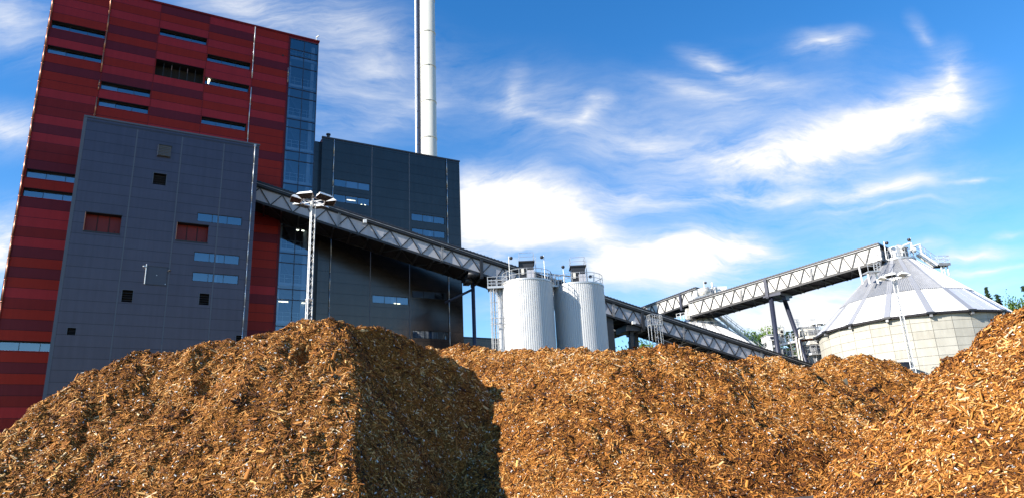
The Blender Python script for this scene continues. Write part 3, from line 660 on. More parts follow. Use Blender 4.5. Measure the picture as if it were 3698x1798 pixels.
# ------------------------------------------------------------------ silos with conical roofs
SW, SEV, ZE, ZTOP, RT = 11.2, 11.62, 16.55, 25.6, 2.15
def make_silo(loc, rz, label):
    o = root('concrete_silo', loc, rz, label, 'silo', 'round silos with conical roofs')
    b = MB(); tint = []; n = 32; rows = 17; hh = ZE / rows * 1.0
    vg = MB()
    for i in range(n):
        a0, a1 = 2 * math.pi * i / n, 2 * math.pi * (i + 1) / n; g = .0017
        for j in range(rows):
            z0, z1 = j * hh + .017, (j + 1) * hh - .017
            b.face([(SW * math.cos(a0 + g), SW * math.sin(a0 + g), z0), (SW * math.cos(a1 - g), SW * math.sin(a1 - g), z0), (SW * math.cos(a1 - g), SW * math.sin(a1 - g), z1), (SW * math.cos(a0 + g), SW * math.sin(a0 + g), z1)], M['concrete']); tint.append(random.uniform(.0, .28) + random.choice((0, 0, .08, -.1)))
    w = b.build('wall', o, attr=tint)
    b = MB(); b.lathe([(SW - .05, 0), (SW - .05, ZE)], M['mortar'], 32); b.build('joint_backing', w)
    n = 16
    def rp(a, t, lift=0.):      # a point of the roof: t 0 at eave, 1 at the top ring
        h = math.pi / n; am = (math.floor(a / (2 * h)) + .5) * 2 * h
        rr = (SEV + (RT - SEV) * t) * math.cos(h) / math.cos(a - am) / math.cos(h) if False else (SEV + (RT - SEV) * t) * math.cos(h) / math.cos(a - am)
        z = ZE + (ZTOP - ZE) * t; return ((rr + lift * .7) * math.cos(a), (rr + lift * .7) * math.sin(a), z + lift * .72)
    T = .40
    lo_, up_ = MB(), MB()
    for i in range(n):
        A0, A1 = 2 * math.pi * i / n + 1e-6, 2 * math.pi * (i + 1) / n - 1e-6; am = (A0 + A1) / 2
        ml_ = M['roofshade'] if i in (7, 12, 13, 14, 15) else M['roofsheet']  # these facets get the darker tone to look unlit
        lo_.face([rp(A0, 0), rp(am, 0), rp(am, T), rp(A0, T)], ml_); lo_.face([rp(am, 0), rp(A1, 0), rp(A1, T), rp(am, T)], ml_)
        lo_.bar(rp(am, .02, .01), rp(am, T - .04, .01), .03, .03, M['roofhip'])
        # corrugated upper sheets, a few coloured white to stand for light glancing off them
        white = i in GLARE_UP; m = M['roofsheet'] if white else M['roofcorr']; q = 13
        for j in range(q):
            a, am_, c = A0 + (A1 - A0) * j / q, A0 + (A1 - A0) * (j + .5) / q, A0 + (A1 - A0) * (j + 1) / q; e = .10
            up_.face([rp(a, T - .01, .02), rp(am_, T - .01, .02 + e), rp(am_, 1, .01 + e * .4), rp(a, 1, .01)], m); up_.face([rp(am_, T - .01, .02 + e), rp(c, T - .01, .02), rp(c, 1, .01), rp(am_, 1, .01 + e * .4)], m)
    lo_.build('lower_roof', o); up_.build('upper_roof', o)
    for i in range(n):
        b = MB(); A0 = 2 * math.pi * i / n; w0 = .045
        def hp(s_, t, lift):
            c = Vector(rp(A0 + 1e-5, t, lift)); tang = Vector((-math.sin(A0), math.cos(A0), 0)); wd = .34 + (.22 - .34) * t; return c + tang * wd * s_
        b.face([hp(-1, -.005, .06), hp(1, -.005, .06), hp(1, 1, .06), hp(-1, 1, .06)], M['roofhip']); b.face([hp(-1, -.005, -.05), hp(-1, -.005, .06), hp(-1, 1, .06), hp(-1, 1, -.05)], M['roofhip']); b.face([hp(1, -.005, .06), hp(1, -.005, -.05), hp(1, 1, -.05), hp(1, 1, .06)], M['roofhip'])
        b.build('hip_band', o)
        b = MB(); c = Vector(rp(A0 + 1e-5, 0)); rad = Vector((math.cos(A0), math.sin(A0), 0)); tg = Vector((-rad.y, rad.x, 0))
        b.bar(c - tg * .45 - Vector((0, 0, .02)) + rad * .12, c + tg * .45 - Vector((0, 0, .02)) + rad * .12, .2, .22, M['black']); b.bar(c - rad * .5 - Vector((0, 0, .3)), c + rad * .1 - Vector((0, 0, .3)), .3, .36, M['steelgrey']); b.build('eave_bracket', o)
    b = MB()
    for i in range(n):
        A0, A1 = 2 * math.pi * i / n, 2 * math.pi * (i + 1) / n; p_, q_ = Vector(rp(A0 + 1e-5, 0)), Vector(rp(A1 - 1e-5, 0)); b.bar(p_ - Vector((0, 0, .08)), q_ - Vector((0, 0, .08)), .24, .26, M['soffit'])
        h = math.cos(math.pi / 32)
    b.lathe([(SW - .1, ZE - .12), (SEV - .1, ZE - .08)], M['black'], 32); b.build('gutter', o)
    b = MB(); b.lathe([(RT - .3, ZTOP - .05), (RT + .25, ZTOP - .1), (RT + .25, ZTOP + .12), (0, ZTOP + .16)], M['galv'], 40)
    b.build('top_deck', o)
    b = MB(); b.rail([(RT * 1.05 * math.cos(2 * math.pi * i / 20), RT * 1.05 * math.sin(2 * math.pi * i / 20), ZTOP + .12) for i in range(21)], M['galv'], 1.1, .035, 2); b.build('railing', o)
    return o
GLARE_UP = (12, 13)
SC = at(3291, 1000, 92)[0]
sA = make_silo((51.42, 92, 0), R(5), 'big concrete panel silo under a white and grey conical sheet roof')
sB = copy_tree(sA); tag(sB, 'smaller silo behind the long dark gallery, only its pale conical roof showing', 'silo'); sB.location = (at(2528, 1150, 114)[0], 114.5, 0); sB.scale = (.93, .93, .925); sB.rotation_euler[2] = R(16)
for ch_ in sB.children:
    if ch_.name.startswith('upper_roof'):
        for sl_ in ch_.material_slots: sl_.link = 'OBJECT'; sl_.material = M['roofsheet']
Minv = Matrix.Rotation(-R(5), 4, 'Z') @ Matrix.Translation((-51.42, -92, 0))
def sl(x, y, Y): return tuple(Minv @ Vector(at(x, y, Y)))
# equipment on the big silo
b = MB()
b.tube(sl(3245, 905, 90.4), sl(3252, 905, 92.6), .75, M['galv'], 18); b.lathe([(.0, ZTOP + 1.9), (.9, ZTOP + 1.75), (.95, ZTOP + .4), (.95, ZTOP + .15)], M['galv'], 20, sl(3232, 905, 91.2)[:2]); b.build('inlet_housing', sA)
b = MB(); c = sl(3258, 900, 91); b.tube((c[0], c[1], ZTOP + .2), (c[0], c[1], ZTOP + 1.5), .6, M['steelgrey'], 18); b.tube((c[0], c[1], ZTOP + 1.5), (c[0], c[1], ZTOP + 1.6), .75, M['galv'], 18); b.build('filter_drum', sA)
b = MB(); b.path([sl(3240, 885, 91), sl(3262, 890, 91)], .12, M['steelgrey'], 8); b.path([sl(3258, 890, 91), sl(3283, 880, 91), sl(3290, 878, 91), sl(3296, 905, 91)], .14, M['white'], 8); b.path([sl(3297, 891, 91), sl(3322, 883, 91), sl(3328, 911, 91)], .11, M['white'], 8); b.tube(sl(3292, 905, 91), sl(3303, 902, 91), .35, M['white'], 12); b.build('vent_pipe', sA)
def lamp_at(o, px, py0, py1, Y, side):
    p, q = sl(px[0], py0, Y), sl(px[1], py1, Y); b = MB(); b.tube(p, q, .07, M['white'], 6); b.lathe([(0, q[2] - .02), (.18, q[2] - .08), (.24, q[2] - .28), (.15, q[2] - .44), (0, q[2] - .46)], M['black'], 12, (q[0] + side, q[1] - .1)); b.tube((q[0], q[1], q[2] - .12), (q[0] + side, q[1] - .1, q[2] - .12), .03, M['white'], 5); b.build('yard_lamp', o)
lamp_at(sA, (3202, 3192), 937, 873, 90, .28); lamp_at(sA, (3292, 3287), 900, 861, 91, -.3); lamp_at(sA, (3259, 3258), 925, 894, 90.2, .1)
b = MB()     # walkway down the right of the cone
P0, P1 = Vector(sl(3318, 920, 91)), Vector(sl(3380, 963, 91))
for k in (-.45, .45): b.bar(P0 + Vector((0, k, .1)), P1 + Vector((0, k, .1)), .1, .3, M['white'])
nst = 14
for i in range(nst): q = P0.lerp(P1, (i + .5) / nst); b.bar(q + Vector((0, -.45, .2)), q + Vector((0, .45, .2)), .22, .04, M['galv'])
b.rail([P0 + Vector((0, -.45, .2)), P1 + Vector((0, -.45, .2))], M['galv'], 1.1, .035, .8); b.rail([P0 + Vector((0, .45, .2)), P1 + Vector((0, .45, .2))], M['galv'], 1.1, .035, .8)
e = P1 + Vector((1.5, 0, .1)); b.box(P1.x - .1, e.x, P1.y - .8, P1.y + .8, P1.z + .0, P1.z + .16, M['black']); b.box(P1.x - .1, e.x, P1.y - .86, P1.y - .8, P1.z - .05, P1.z + .3, M['steelgrey'])
b.rail([(P1.x, P1.y - .8, P1.z + .16), (e.x, P1.y - .8, P1.z + .16), (e.x, P1.y + .8, P1.z + .16), (P1.x, P1.y + .8, P1.z + .16)], M['galv'], 1.1, .03, .8)
for dx in (.35, .7, 1.2): b.tube((P1.x + dx, P1.y - .5, P1.z), (P1.x + dx, P1.y - .5, P1.z - 1.3), .1, M['white'], 8)
b.build('roof_stair', sA)
b = MB()     # small inspection landing on the left of the cone
c = Vector(sl(3150, 985, 88)); b.box(c.x - .9, c.x + .8, c.y - .7, c.y + .7, c.z, c.z + .1, M['galv']); b.rail([(c.x - .9, c.y - .7, c.z + .1), (c.x + .8, c.y - .7, c.z + .1), (c.x + .8, c.y + .7, c.z + .1)], M['galv'], 1.1, .035, .8)
for dx in (-.6, .5): b.tube((c.x + dx, c.y, c.z), (c.x + dx, c.y, c.z - 1.4), .12, M['white'], 8)
b.ladder((c.x + .9, c.y, c.z + .1), (c.x + 1.9, c.y + .6, c.z + 2.9), (0, 1, 0), M['steelgrey'], .9, .04, .3); b.build('inspection_landing', sA)
b = MB(); c = sl(3115, 1017, 90); b.tube((c[0], c[1], c[2] - .3), (c[0] - .1, c[1], c[2] + 2.3), .12, M['white'], 8); b.build('gallery_prop', sA)
b = MB(); q = sl(3270, 1345, 80.9); c = Vector((q[0], q[1], 0)); b.box(q[0] - 1.0, q[0] + 1.1, q[1] - .1, q[1] + 1.2, 0, 10.9, M['black']); b.box(q[0] - 1.05, q[0] + 1.15, q[1] - .15, q[1] + 1.25, 10.9, 11.05, M['bluesteel']); b.build('switch_kiosk', sA)
b = MB(); p = sl(3330, 1300, 80.7); b.path([(p[0] - .5, p[1], 11.5), (p[0] + .1, p[1], 11.5), (p[0] + .15, p[1], 2)], .025, M['galv'], 5); b.build('level_pipe', sA)
# equipment on the smaller silo (kept upright above its deck)
s2 = Vector(sB.location); zt2 = ZTOP * .925
eq = root('roof_plant', (s2.x, s2.y, 0), 0, 'pale rooftop machinery, white box and vent pipe on the smaller silo behind the gallery', 'rooftop plant')
def el(x, y, Y): q = at(x, y, Y); return (q[0] - s2.x, q[1] - s2.y, q[2])
b = MB(); p, q = el(2588, 1058, 113), el(2626, 1033, 113); b.box(p[0], q[0], -1.2, .9, p[2], q[2] + .1, M['white']); b.build('white_box', eq)
b = MB(); b.tube(el(2573, 1043, 113), el(2571, 1020, 113), .16, M['white'], 10); b.path([el(2560, 1044, 113), el(2575, 1040, 113), el(2590, 1037, 113)], .1, M['white'], 8); b.build('vent_pipe', eq, True)
b = MB(); b.tube(el(2525, 1058, 113), el(2560, 1050, 113), .75, M['cream'], 16); b.tube(el(2556, 1060, 113), el(2577, 1056, 113), .6, M['steelgrey'], 14); b.build('drive_drum', eq, True)
b = MB(); p, q = Vector(el(2505, 1080, 112.6)), Vector(el(2580, 1064, 112.6)); b.bar(p, q, 2.2, .25, M['galv']); b.rail([p + Vector((0, -1, .1)), q + Vector((0, -1, .1))], M['galv'], 1.1, .04, .8); b.build('service_deck', eq)
b = MB(); q = el(2541, 1016, 113); b.tube(el(2545, 1062, 113), q, .06, M['white'], 6); b.lathe([(0, q[2]), (.2, q[2] - .1), (.24, q[2] - .3), (0, q[2] - .45)], M['black'], 12, (q[0] + .28, q[1])); b.build('yard_lamp', eq)
b = MB(); b.box(*sum([[v - .25, v + .25] for v in el(2494, 1100, 112.5)[:2]], []), zt2 - .5, el(2490, 1056, 112.5)[2], M['white']); q = el(2503, 1100, 112.3); b.tube((q[0], q[1], zt2 - .5), (q[0] - .3, q[1], q[2] + 1.2), .08, M['white'], 8); q = el(2493, 1125, 112); b.box(q[0] - .7, q[0] + .3, q[1] - .5, q[1] + .5, zt2 - .6, q[2] + .5, M['cream']); b.build('transfer_chute', eq)
ringr = 4.4
b = MB(); rz_ = zt2 - 2.55; ring = [(ringr * math.cos(2 * math.pi * i / 24), ringr * math.sin(2 * math.pi * i / 24), rz_) for i in range(25)]
b.lathe([(3.6, rz_ - .1), (ringr + .1, rz_ - .12), (ringr + .1, rz_ + .05), (3.6, rz_ + .06)], M['galv'], 24); b.rail(ring, M['galv'], 1.1, .04, 2); b.build('ring_walkway', eq)
b = MB(); p, q = Vector((2.4, -1.5, zt2 - .2)), Vector((9.3, -3.2, zt2 - 7.6)); 
for k in (-.4, .4): b.bar(p + Vector((0, k, .3)), q + Vector((0, k, .3)), .1, .25, M['galv']); b.rail([p + Vector((0, k, .4)), q + Vector((0, k, .4))], M['galv'], 1.1, .03, 1.)
b.build('roof_stair', eq)
b = MB()
for (x, y0, y1) in ((2457, 1152, 1128), (2468, 1150, 1135), (2478, 1150, 1118), (2449, 1155, 1140)): b.tube(el(x, y0, 112), el(x - 1, y1, 112), .05, M['white'], 6)
b.rail([el(2445, 1155, 111), el(2490, 1147, 111)], M['white'], 1.0, .035, .7); b.build('landing', eq)

# ------------------------------------------------------------------ floodlight masts
def make_mast(loc, H, label, r=.2, ring=1.35, n=6, rz=0., collar=None):
    o = root('floodlight_mast', loc, rz, label, 'light mast', 'lattice floodlight masts')
    def section(b, z0, z1, rr, st=.42):
        A = [(rr * math.cos(R(a)), rr * math.sin(R(a))) for a in (-100, 20, 140)]
        for (x, y) in A: b.tube((x, y, z0), (x, y, z1), .038, M['white'], 6)
        k = int((z1 - z0) / st)
        for f in range(3):
            p, q = A[f], A[(f + 1) % 3]
            for i in range(k):
                za, zb = z0 + (z1 - z0) * i / k, z0 + (z1 - z0) * (i + 1) / k
                b.tube((*p, za) if i % 2 else (*q, za), (*q, zb) if i % 2 else (*p, zb), .02, M['galv'], 4, cap=False)
    b = MB(); col = collar or H * .5
    section(b, 0, col, r * 1.22); section(b, col, H, r)
    A = [(r * 1.3 * math.cos(R(a)), r * 1.3 * math.sin(R(a)), col) for a in (-100, 20, 140, -100)]; b.path(A, .06, M['white'], 6)
    b.build('lattice_pole', o)
    b = MB(); b.path([(ring * .62 * math.cos(2 * math.pi * i / 18), ring * .62 * math.sin(2 * math.pi * i / 18), H - .05) for i in range(19)], .045, M['white'], 6)
    for i in range(n): a = 2 * math.pi * (i + .5) / n; b.tube((0, 0, H - .02), (ring * .7 * math.cos(a), ring * .7 * math.sin(a), H - .05), .035, M['white'], 5)
    b.tube((0, 0, H - .3), (0, 0, H + .35), .06, M['white'], 8); b.build('head_frame', o)
    for i in range(n):
        a = 2 * math.pi * i / n + .2; c, s_ = math.cos(a), math.sin(a); f = MB()
        def q(rad, tan, z): return (rad * c - tan * s_, rad * s_ + tan * c, z)
        r0_, r1_, w0, w1, h = ring * .62, ring * 1.18, ring * .36, ring * .46, H
        bot = [q(r0_, -w0, h - .10), q(r1_, -w1, h + .02), q(r1_, w1, h + .02), q(r0_, w0, h - .10)]; top = [q(r0_ + .1, -w0 * .8, h + .16), q(r1_ - .2, -w1 * .75, h + .24), q(r1_ - .2, w1 * .75, h + .24), q(r0_ + .1, w0 * .8, h + .16)]
        f.hexa(bot + top, M['white']); f.tube(q(r0_ + .2, -w0 * .5, h + .2), q(r0_ + .2, w0 * .5, h + .42), .03, M['white'], 5); fl = f.build('floodlight', o)
        f = MB(); dz = Vector((0, 0, -.012)); cen = sum((Vector(p) for p in bot), Vector()) / 4
        f.face([cen + (Vector(p) - cen) * .93 + dz for p in bot], M['lens']); f.build('lens', fl)
    return o
mp = at(1130, 728, 50); mA = make_mast((mp[0], 50, 0), mp[2], 'white lattice mast with a ring of floodlights in front of the charcoal hall', r=.21, ring=1.40, rz=R(12), collar=12.9 + 1.1)
mp = at(3228, 1002, 68); mB = make_mast((mp[0], 68, 0), mp[2], 'white lattice mast with floodlights standing in front of the big concrete silo', r=.19, ring=1.2, rz=R(37))
mp = at(2950, 1174, 112); mC = make_mast((mp[0], 112, 0), mp[2], 'distant floodlight mast rising between the plant tower and the big silo', r=.2, ring=1.05, rz=R(20))

# ------------------------------------------------------------------ ladder tower by the long gallery
q = at(2358, 1170, 92.3)
lt = root('access_tower', (q[0], 92.3, 0), R(19), 'galvanised caged ladder with landings beside the long dark gallery', 'ladder')
lt.scale = (.68, .7, 1)
b = MB(); zt = q[2]; b.box(-.9, 1.7, -.7, .4, zt - .2, zt - .1, M['galv']); b.box(-.9, .4, -.7, .4, zt - 3.9, zt - 3.8, M['galv']); b.box(0.2, 1.6, -.7, .4, zt - 6.4, zt - 6.3, M['galv']); b.build('landing', lt)
b = MB(); b.rail([(-.9, .4, zt - .1), (-.9, -.7, zt - .1), (1.7, -.7, zt - .1), (1.7, .4, zt - .1)], M['galv'], 1.3, .04, .5, (.5,)); b.build('railing', lt)
b = MB(); b.rail([(-.9, -.7, zt - 3.8), (.4, -.7, zt - 3.8)], M['galv'], 1.1, .035, .5); b.build('railing', lt)
b = MB(); b.rail([(.2, -.7, zt - 6.3), (1.6, -.7, zt - 6.3)], M['galv'], 1.1, .035, .6); b.build('railing', lt)
b = MB(); b.ladder((.1, -.75, 0), (.1, -.75, zt - .1), (1, 0, 0), M['galv'], .55, .04, .4); b.ladder((1.2, -.75, 0), (1.2, -.75, zt - .1), (1, 0, 0), M['galv'], .5, .035, .4)
for zz in [zt + .9 - i * .7 for i in range(14)]: b.path([(-.25 + .42 * (1 - math.cos(a)) * .85, -.78 - .5 * math.sin(a), zz) for a in [math.pi * k / 6 for k in range(7)]], .03, M['galv'], 4)
b.build('caged_ladder', lt)
b = MB(); 
for x, y in ((-.9, -.7), (-.9, .4), (1.7, .4)): b.tube((x, y, 0), (x, y, zt - .2), .07, M['galv'], 6)
b.build('post', lt)

# ------------------------------------------------------------------ plant tower with pipes and walkways
q = at(2935, 1300, 104)
pt = root('plant_tower', (q[0], 104, 0), 0, 'grey and cream steel processing tower with ring platforms, pipes and a walkway bridge', 'industrial plant')
def pl(x, y, Y=104): v = at(x, y, Y); return (v[0] - q[0], v[1] - 104, v[2])
def lz(y): return pl(2930, y)[2]
zA, zB, zC, zD = lz(1280), lz(1236), lz(1212), lz(1195)
b = MB(); b.lathe([(1.35, 0), (1.35, zB)], M['steelgrey'], 28)
for i in range(8): a = 2 * math.pi * i / 8; b.tube((1.42 * math.cos(a), 1.42 * math.sin(a), 0), (1.42 * math.cos(a), 1.42 * math.sin(a), zB), .09, M['galv'], 6)
b.build('vessel', pt, True)
for (z, rr, hh, m) in ((zA, 2.0, .25, M['galv']), (zB, 2.0, .5, M['cream']), (zC - .2, 2.1, .45, M['cream']), (lz(1221), 1.95, .35, M['rust'])):
    b = MB(); b.lathe([(0, z - hh), (rr, z - hh), (rr, z), (0, z)], m, 8, a0=R(22.5)); b.build('ring_platform', pt)
for z in (zA, zC - .2):
    b = MB(); b.rail([(2.0 * math.cos(2 * math.pi * i / 8), 2.0 * math.sin(2 * math.pi * i / 8), z) for i in range(9)], M['galv'], 1.1, .04, .8); b.build('railing', pt)
b = MB(); b.box(-1.5, .7, -1.0, 1.0, zC, zD + .35, M['cream']); b.box(-1.6, .8, -1.1, 1.1, zD + .35, zD + .5, M['steelgrey']); b.box(-.4, 1.4, -1.2, .8, zC, zC + .7, M['steelgrey']); b.build('top_house', pt)
b = MB(); b.tube((.75, -.3, zD), (.75, -.3, lz(1178)), .35, M['steelgrey'], 12); b.tube((.2, -.3, lz(1180)), (1.5, -.3, lz(1182)), .12, M['galv'], 8); b.build('exhaust', pt, True)
b = MB(); b.rail([(-2.3, -1, zD + .4), (1.0, -1, zD + .4)], M['white'], 1.1, .03, .6); b.rail([(-2.3, -1, lz(1178)), (-.2, -1, lz(1180))], M['white'], 1.0, .03, .5); b.tube((-2.25, -1, zC - .5), (-2.25, -1, lz(1165)), .1, M['white'], 6); b.build('roof_railing', pt)
b = MB(); b.path([pl(2877, 1216, 102), pl(2874, 1219, 102), (pl(2895, 1330, 102)[0], -2, 4)], .13, M['cream'], 8); b.path([pl(2905, 1218, 102), pl(2884, 1222, 102), (pl(2904, 1330, 102)[0], -2, 4)], .11, M['cream'], 8); b.path([pl(2897, 1195, 102), pl(2885, 1190, 102), pl(2888, 1215, 102)], .12, M['cream'], 8); b.build('riser_pipe', pt, True)
b = MB(); A, Bq = Vector(pl(2770, 1256, 103)), Vector(pl(2868, 1234, 103))
b.bar(A, Bq, 1.6, .28, M['white']); b.rail([A + Vector((2.1, -.8, .1)), Bq + Vector((0, -.8, .1))], M['galv'], 1.15, .045, .55, (.33, .66)); b.rail([A + Vector((0, .8, .1)), Bq + Vector((0, .8, .1))], M['galv'], 1.15, .045, .9); b.build('walkway', pt)
b = MB(); x0, x1 = pl(2769, 1240, 103)[0], pl(2812, 1240, 103)[0]; z0, z1, z2 = pl(2790, 1252, 103)[2], pl(2790, 1230, 103)[2], pl(2790, 1212, 103)[2]
b.box(x0, x1, -1.9, 1.0, z1 - .05, z2, M['white']); b.box(x0, x0 + .45, -1.9, -1.0, z0 - .8, z1, M['white']); b.box(x0 + .5, x1, -1.6, 1, z0, z1 - .05, M['steelgrey']); b.box(x0 + .3, x1 - .3, -2.0, -1.9, z1 + .15, z2 - .25, M['bluesteel']); b.box(x0 - .1, x1 + .1, -2.0, 1.1, z2, z2 + .12, M['galv'])
b.rail([(x0, -1.8, z2 + .1), (x1 + .8, -1.8, z2 + .1)], M['white'], 1.0, .03, .6); b.build('drive_house', pt)
b = MB(); x0, x1 = pl(2792, 1270, 103)[0], pl(2822, 1270, 103)[0]; b.box(x0, x0 + .85, -1.5, 1, 0, z0 - .4, M['white']); b.box(x0 + .85, x1 + .2, -1.4, 1, 0, z0 - .4, M['steelgrey']); b.build('lower_house', pt)
b = MB()
for i, (xa, xb, ya, yb) in enumerate(((2832, 2846, 1275, 1256), (2852, 2868, 1283, 1260), (2842, 2866, 1300, 1288), (2815, 2828, 1262, 1250))):
    p, r_ = pl(xa, ya, 103.2), pl(xb, yb, 103.2); b.tube(((p[0] + r_[0]) / 2, 0, p[2]), ((p[0] + r_[0]) / 2, 0, r_[2]), (r_[0] - p[0]) / 2, M['galv'] if i % 2 else M['steelgrey'], 12)
b.build('small_vessel', pt, True)
b = MB(); x0, x1 = pl(2826, 1285, 103)[0], pl(2875, 1285, 103)[0]; za = pl(2850, 1284, 103)[2]; b.box(x0, x1, -1.4, 1, za - .15, za, M['white']); b.rail([(x0, -1.4, za), (x1, -1.4, za)], M['galv'], 1.1, .04, .5)
for k in range(4): b.box(x0 + .3 + k * .5, x0 + .36 + k * .5, -1.2, 1, 0, za, M['galv'])
xs = pl(2880, 1285, 102)[0]; b.ladder((xs, -2, 2), (xs - .3, -2, zB), (1, 0, 0), M['steelgrey'], .8, .06, .3); b.build('stair_frame', pt)
yq = pl(2822, 1207, 103); b = MB(); b.box(yq[0] - .35, yq[0] + .35, -1, 0, yq[2] - 1.2, yq[2] + .8, M['cream']); b.tube((yq[0] + .1, -1.05, yq[2] + .4), (yq[0] + .1, -.95, yq[2] + .4), .2, M['soffit'], 10); b.tube((yq[0] + .1, -1.05, yq[2] - .2), (yq[0] + .1, -.95, yq[2] - .2), .2, M['soffit'], 10); b.build('fan_box', pt)

# ------------------------------------------------------------------ ground and hill
X, Y = np.meshgrid(np.linspace(-900, 900, 61), np.linspace(-300, 1500, 61)); V = np.stack([X.ravel(), Y.ravel(), np.zeros(X.size)], 1)
idx = np.arange(61 * 61).reshape(61, 61); F = np.stack([idx[:-1, :-1], idx[:-1, 1:], idx[1:, 1:], idx[1:, :-1]], -1).reshape(-1, 4)
tag(np_mesh('ground', V, F, M['soil']), None, None, kind='structure')
b = MB(); b.face([(-60, -30, .004), (70, -30, .004), (70, 140, .004), (-60, 140, .004)], M['asphalt']); tag(b.build('yard'), None, None, kind='structure')
def hill_z(x, y): return np.maximum(0, 24 * np.clip((y - 135) / 90, 0, 1) ** 1.3 * np.clip((x + 5) / 55, 0, 1)) 
X, Y = np.meshgrid(np.linspace(-10, 320, 60), np.linspace(135, 420, 50)); Zh = hill_z(X, Y) - .3 + .8 * np.sin(X * .13) * np.sin(Y * .09) * np.clip((Y - 140) / 30, 0, 1)
V = np.stack([X.ravel(), Y.ravel(), Zh.ravel()], 1); idx = np.arange(X.size).reshape(X.shape); F = np.stack([idx[:-1, :-1], idx[:-1, 1:], idx[1:, 1:], idx[1:, :-1]], -1).reshape(-1, 4)
tag(np_mesh('hill', V, F, M['grass'], smooth=True), None, None, kind='structure')

# ------------------------------------------------------------------ trees on the hill
def leaf_cloud(P, size, nrm=None):
    n = len(P); t = RNG.normal(size=(n, 3)); t /= np.linalg.norm(t, axis=1, keepdims=True); q = np.cross(t, RNG.normal(size=(n, 3))); q /= np.linalg.norm(q, axis=1, keepdims=True)
    s = (size * RNG.uniform(.6, 1.4, n))[:, None]; V = np.stack([P - t * s, P + q * s * .5, P + t * s, P - q * s * .5], 1).reshape(-1, 3)
    return V, np.arange(4 * n).reshape(n, 4)
def tree_parts(o, H, kind):
    b = MB(); b.tube((0, 0, -1), (0.1, 0, H * .55), .28, M['bark'], 8, .14); b.tube((.1, 0, H * .55), (0, .1, H * .95), .14, M['bark'], 6, .03)
    if kind == 'broad':
        cl = []
        for i in range(44):
            a = RNG.uniform(0, 6.28); h = RNG.uniform(.32, .95) * H; rr = .34 * H * math.sqrt(max(.05, 1 - ((h / H - .6) / .42) ** 2)) * RNG.uniform(.35, 1)
            c = np.array([rr * math.cos(a), rr * math.sin(a), h]); cl.append(c); b.tube((0, 0, h * .6), tuple(c), .07, M['bark'], 5, .02)
        b.build('trunk', o); P = np.concatenate([c + RNG.normal(size=(520, 3)) * np.array([.75, .75, .55]) * H / 14 for c in cl]); V, F = leaf_cloud(P, .17 * H / 14); t = np.repeat(RNG.uniform(.1, .9, 44), 520) + RNG.normal(0, .18, len(F))
        np_mesh('crown', V, F, M['leaf'], o, np.clip(t, 0, 1))
    else:
        P = []; 
        for z in np.linspace(.16, .985, 34):
            L_ = (1 - z) * .22 * H + .22
            for j in range(9):
                if RNG.random() < .18: continue
                z_ = z; z = min(.985, max(.1, z_ + RNG.normal(0, .018))); a = RNG.uniform(0, 6.28); l = L_ * RNG.uniform(.5, 1.2); e = np.array([math.cos(a) * l, math.sin(a) * l, -.22 * l]); b.tube((0, 0, z * H), tuple(np.array([0, 0, z * H]) + e), .035, M['bark'], 4, .012)
                u = RNG.uniform(.05, 1, 70)[:, None]; P.append(np.array([0, 0, z * H]) + e * u + RNG.normal(size=(70, 3)) * np.array([.15, .15, .10]) * (1 + l * .2) * (1.1 - .5 * u))
        b.build('trunk', o); P = np.concatenate(P); V, F = leaf_cloud(P, .13); np_mesh('crown', V, F, M['needle'], o, np.clip(RNG.normal(.5, .25, len(F)), 0, 1))
TREES = [(3558, 1030, 165, 'fir', 'dark conifer showing just above the big silo roof, left of its twin'), (3596, 1046, 168, 'fir', 'dark conifer just right of the first conifer over the big silo roof'), (3692, 1028, 170, 'fir', 'tall conifer at the right edge above the wood chips'),
         (3700, 1074, 160, 'broad', 'green broadleaf tree between the silo roof and the right chip pile'), (2728, 1199, 172, 'broad', 'yellow green broadleaf tree behind the left leg of the white gallery'), (2742, 1212, 180, 'broad', 'green broadleaf tree tucked behind the round gallery leg'),
         (2842, 1194, 176, 'fir', 'small conifer behind the walkway of the plant tower'), (2862, 1192, 180, 'fir', 'small slender conifer nearer the top of the plant tower'), (2962, 1225, 150, 'broad', 'dark green tree in the gap between plant tower and big silo'), (2300, 1235, 165, 'broad', 'pale green tree low behind the gallery trestle')]
for (x, y, YY, kd, lab) in TREES:
    p = at(x, y, YY); g = float(hill_z(np.array(p[0]), np.array(YY))); Ht = max(6., p[2] - g)
    o = root('conifer_tree' if kd == 'fir' else 'broadleaf_tree', (p[0], YY, g), random.uniform(0, 6), lab, 'tree', 'trees on the slope behind the plant'); tree_parts(o, Ht, kd)
    if x == 3700: o.scale = (.55, .55, 1)

# ------------------------------------------------------------------ wood chip piles
def vnoise(x, y, seed, sc):
    g = np.random.default_rng(seed).random((256, 256)); x = x / sc + 1000; y = y / sc + 1000; xi = np.floor(x).astype(int); yi = np.floor(y).astype(int); fx = x - xi; fy = y - yi; fx = fx * fx * (3 - 2 * fx); fy = fy * fy * (3 - 2 * fy)
    a, b_, c, d = g[xi % 256, yi % 256], g[(xi + 1) % 256, yi % 256], g[xi % 256, (yi + 1) % 256], g[(xi + 1) % 256, (yi + 1) % 256]
    return (a * (1 - fx) + b_ * fx) * (1 - fy) + (c * (1 - fx) + d * fx) * fy - .5
def rough(x, y, seed):
    a = vnoise(x + .6 * y, y, seed + 1, 1.7); return .6 * vnoise(x, y, seed, 4.2) + .75 * a - .5 * np.abs(vnoise(x, y, seed + 7, 1.3)) + .5 * vnoise(x, y, seed + 2, .75) + .34 * vnoise(x, y, seed + 3, .36) + .2 * vnoise(x, y, seed + 4, .17)
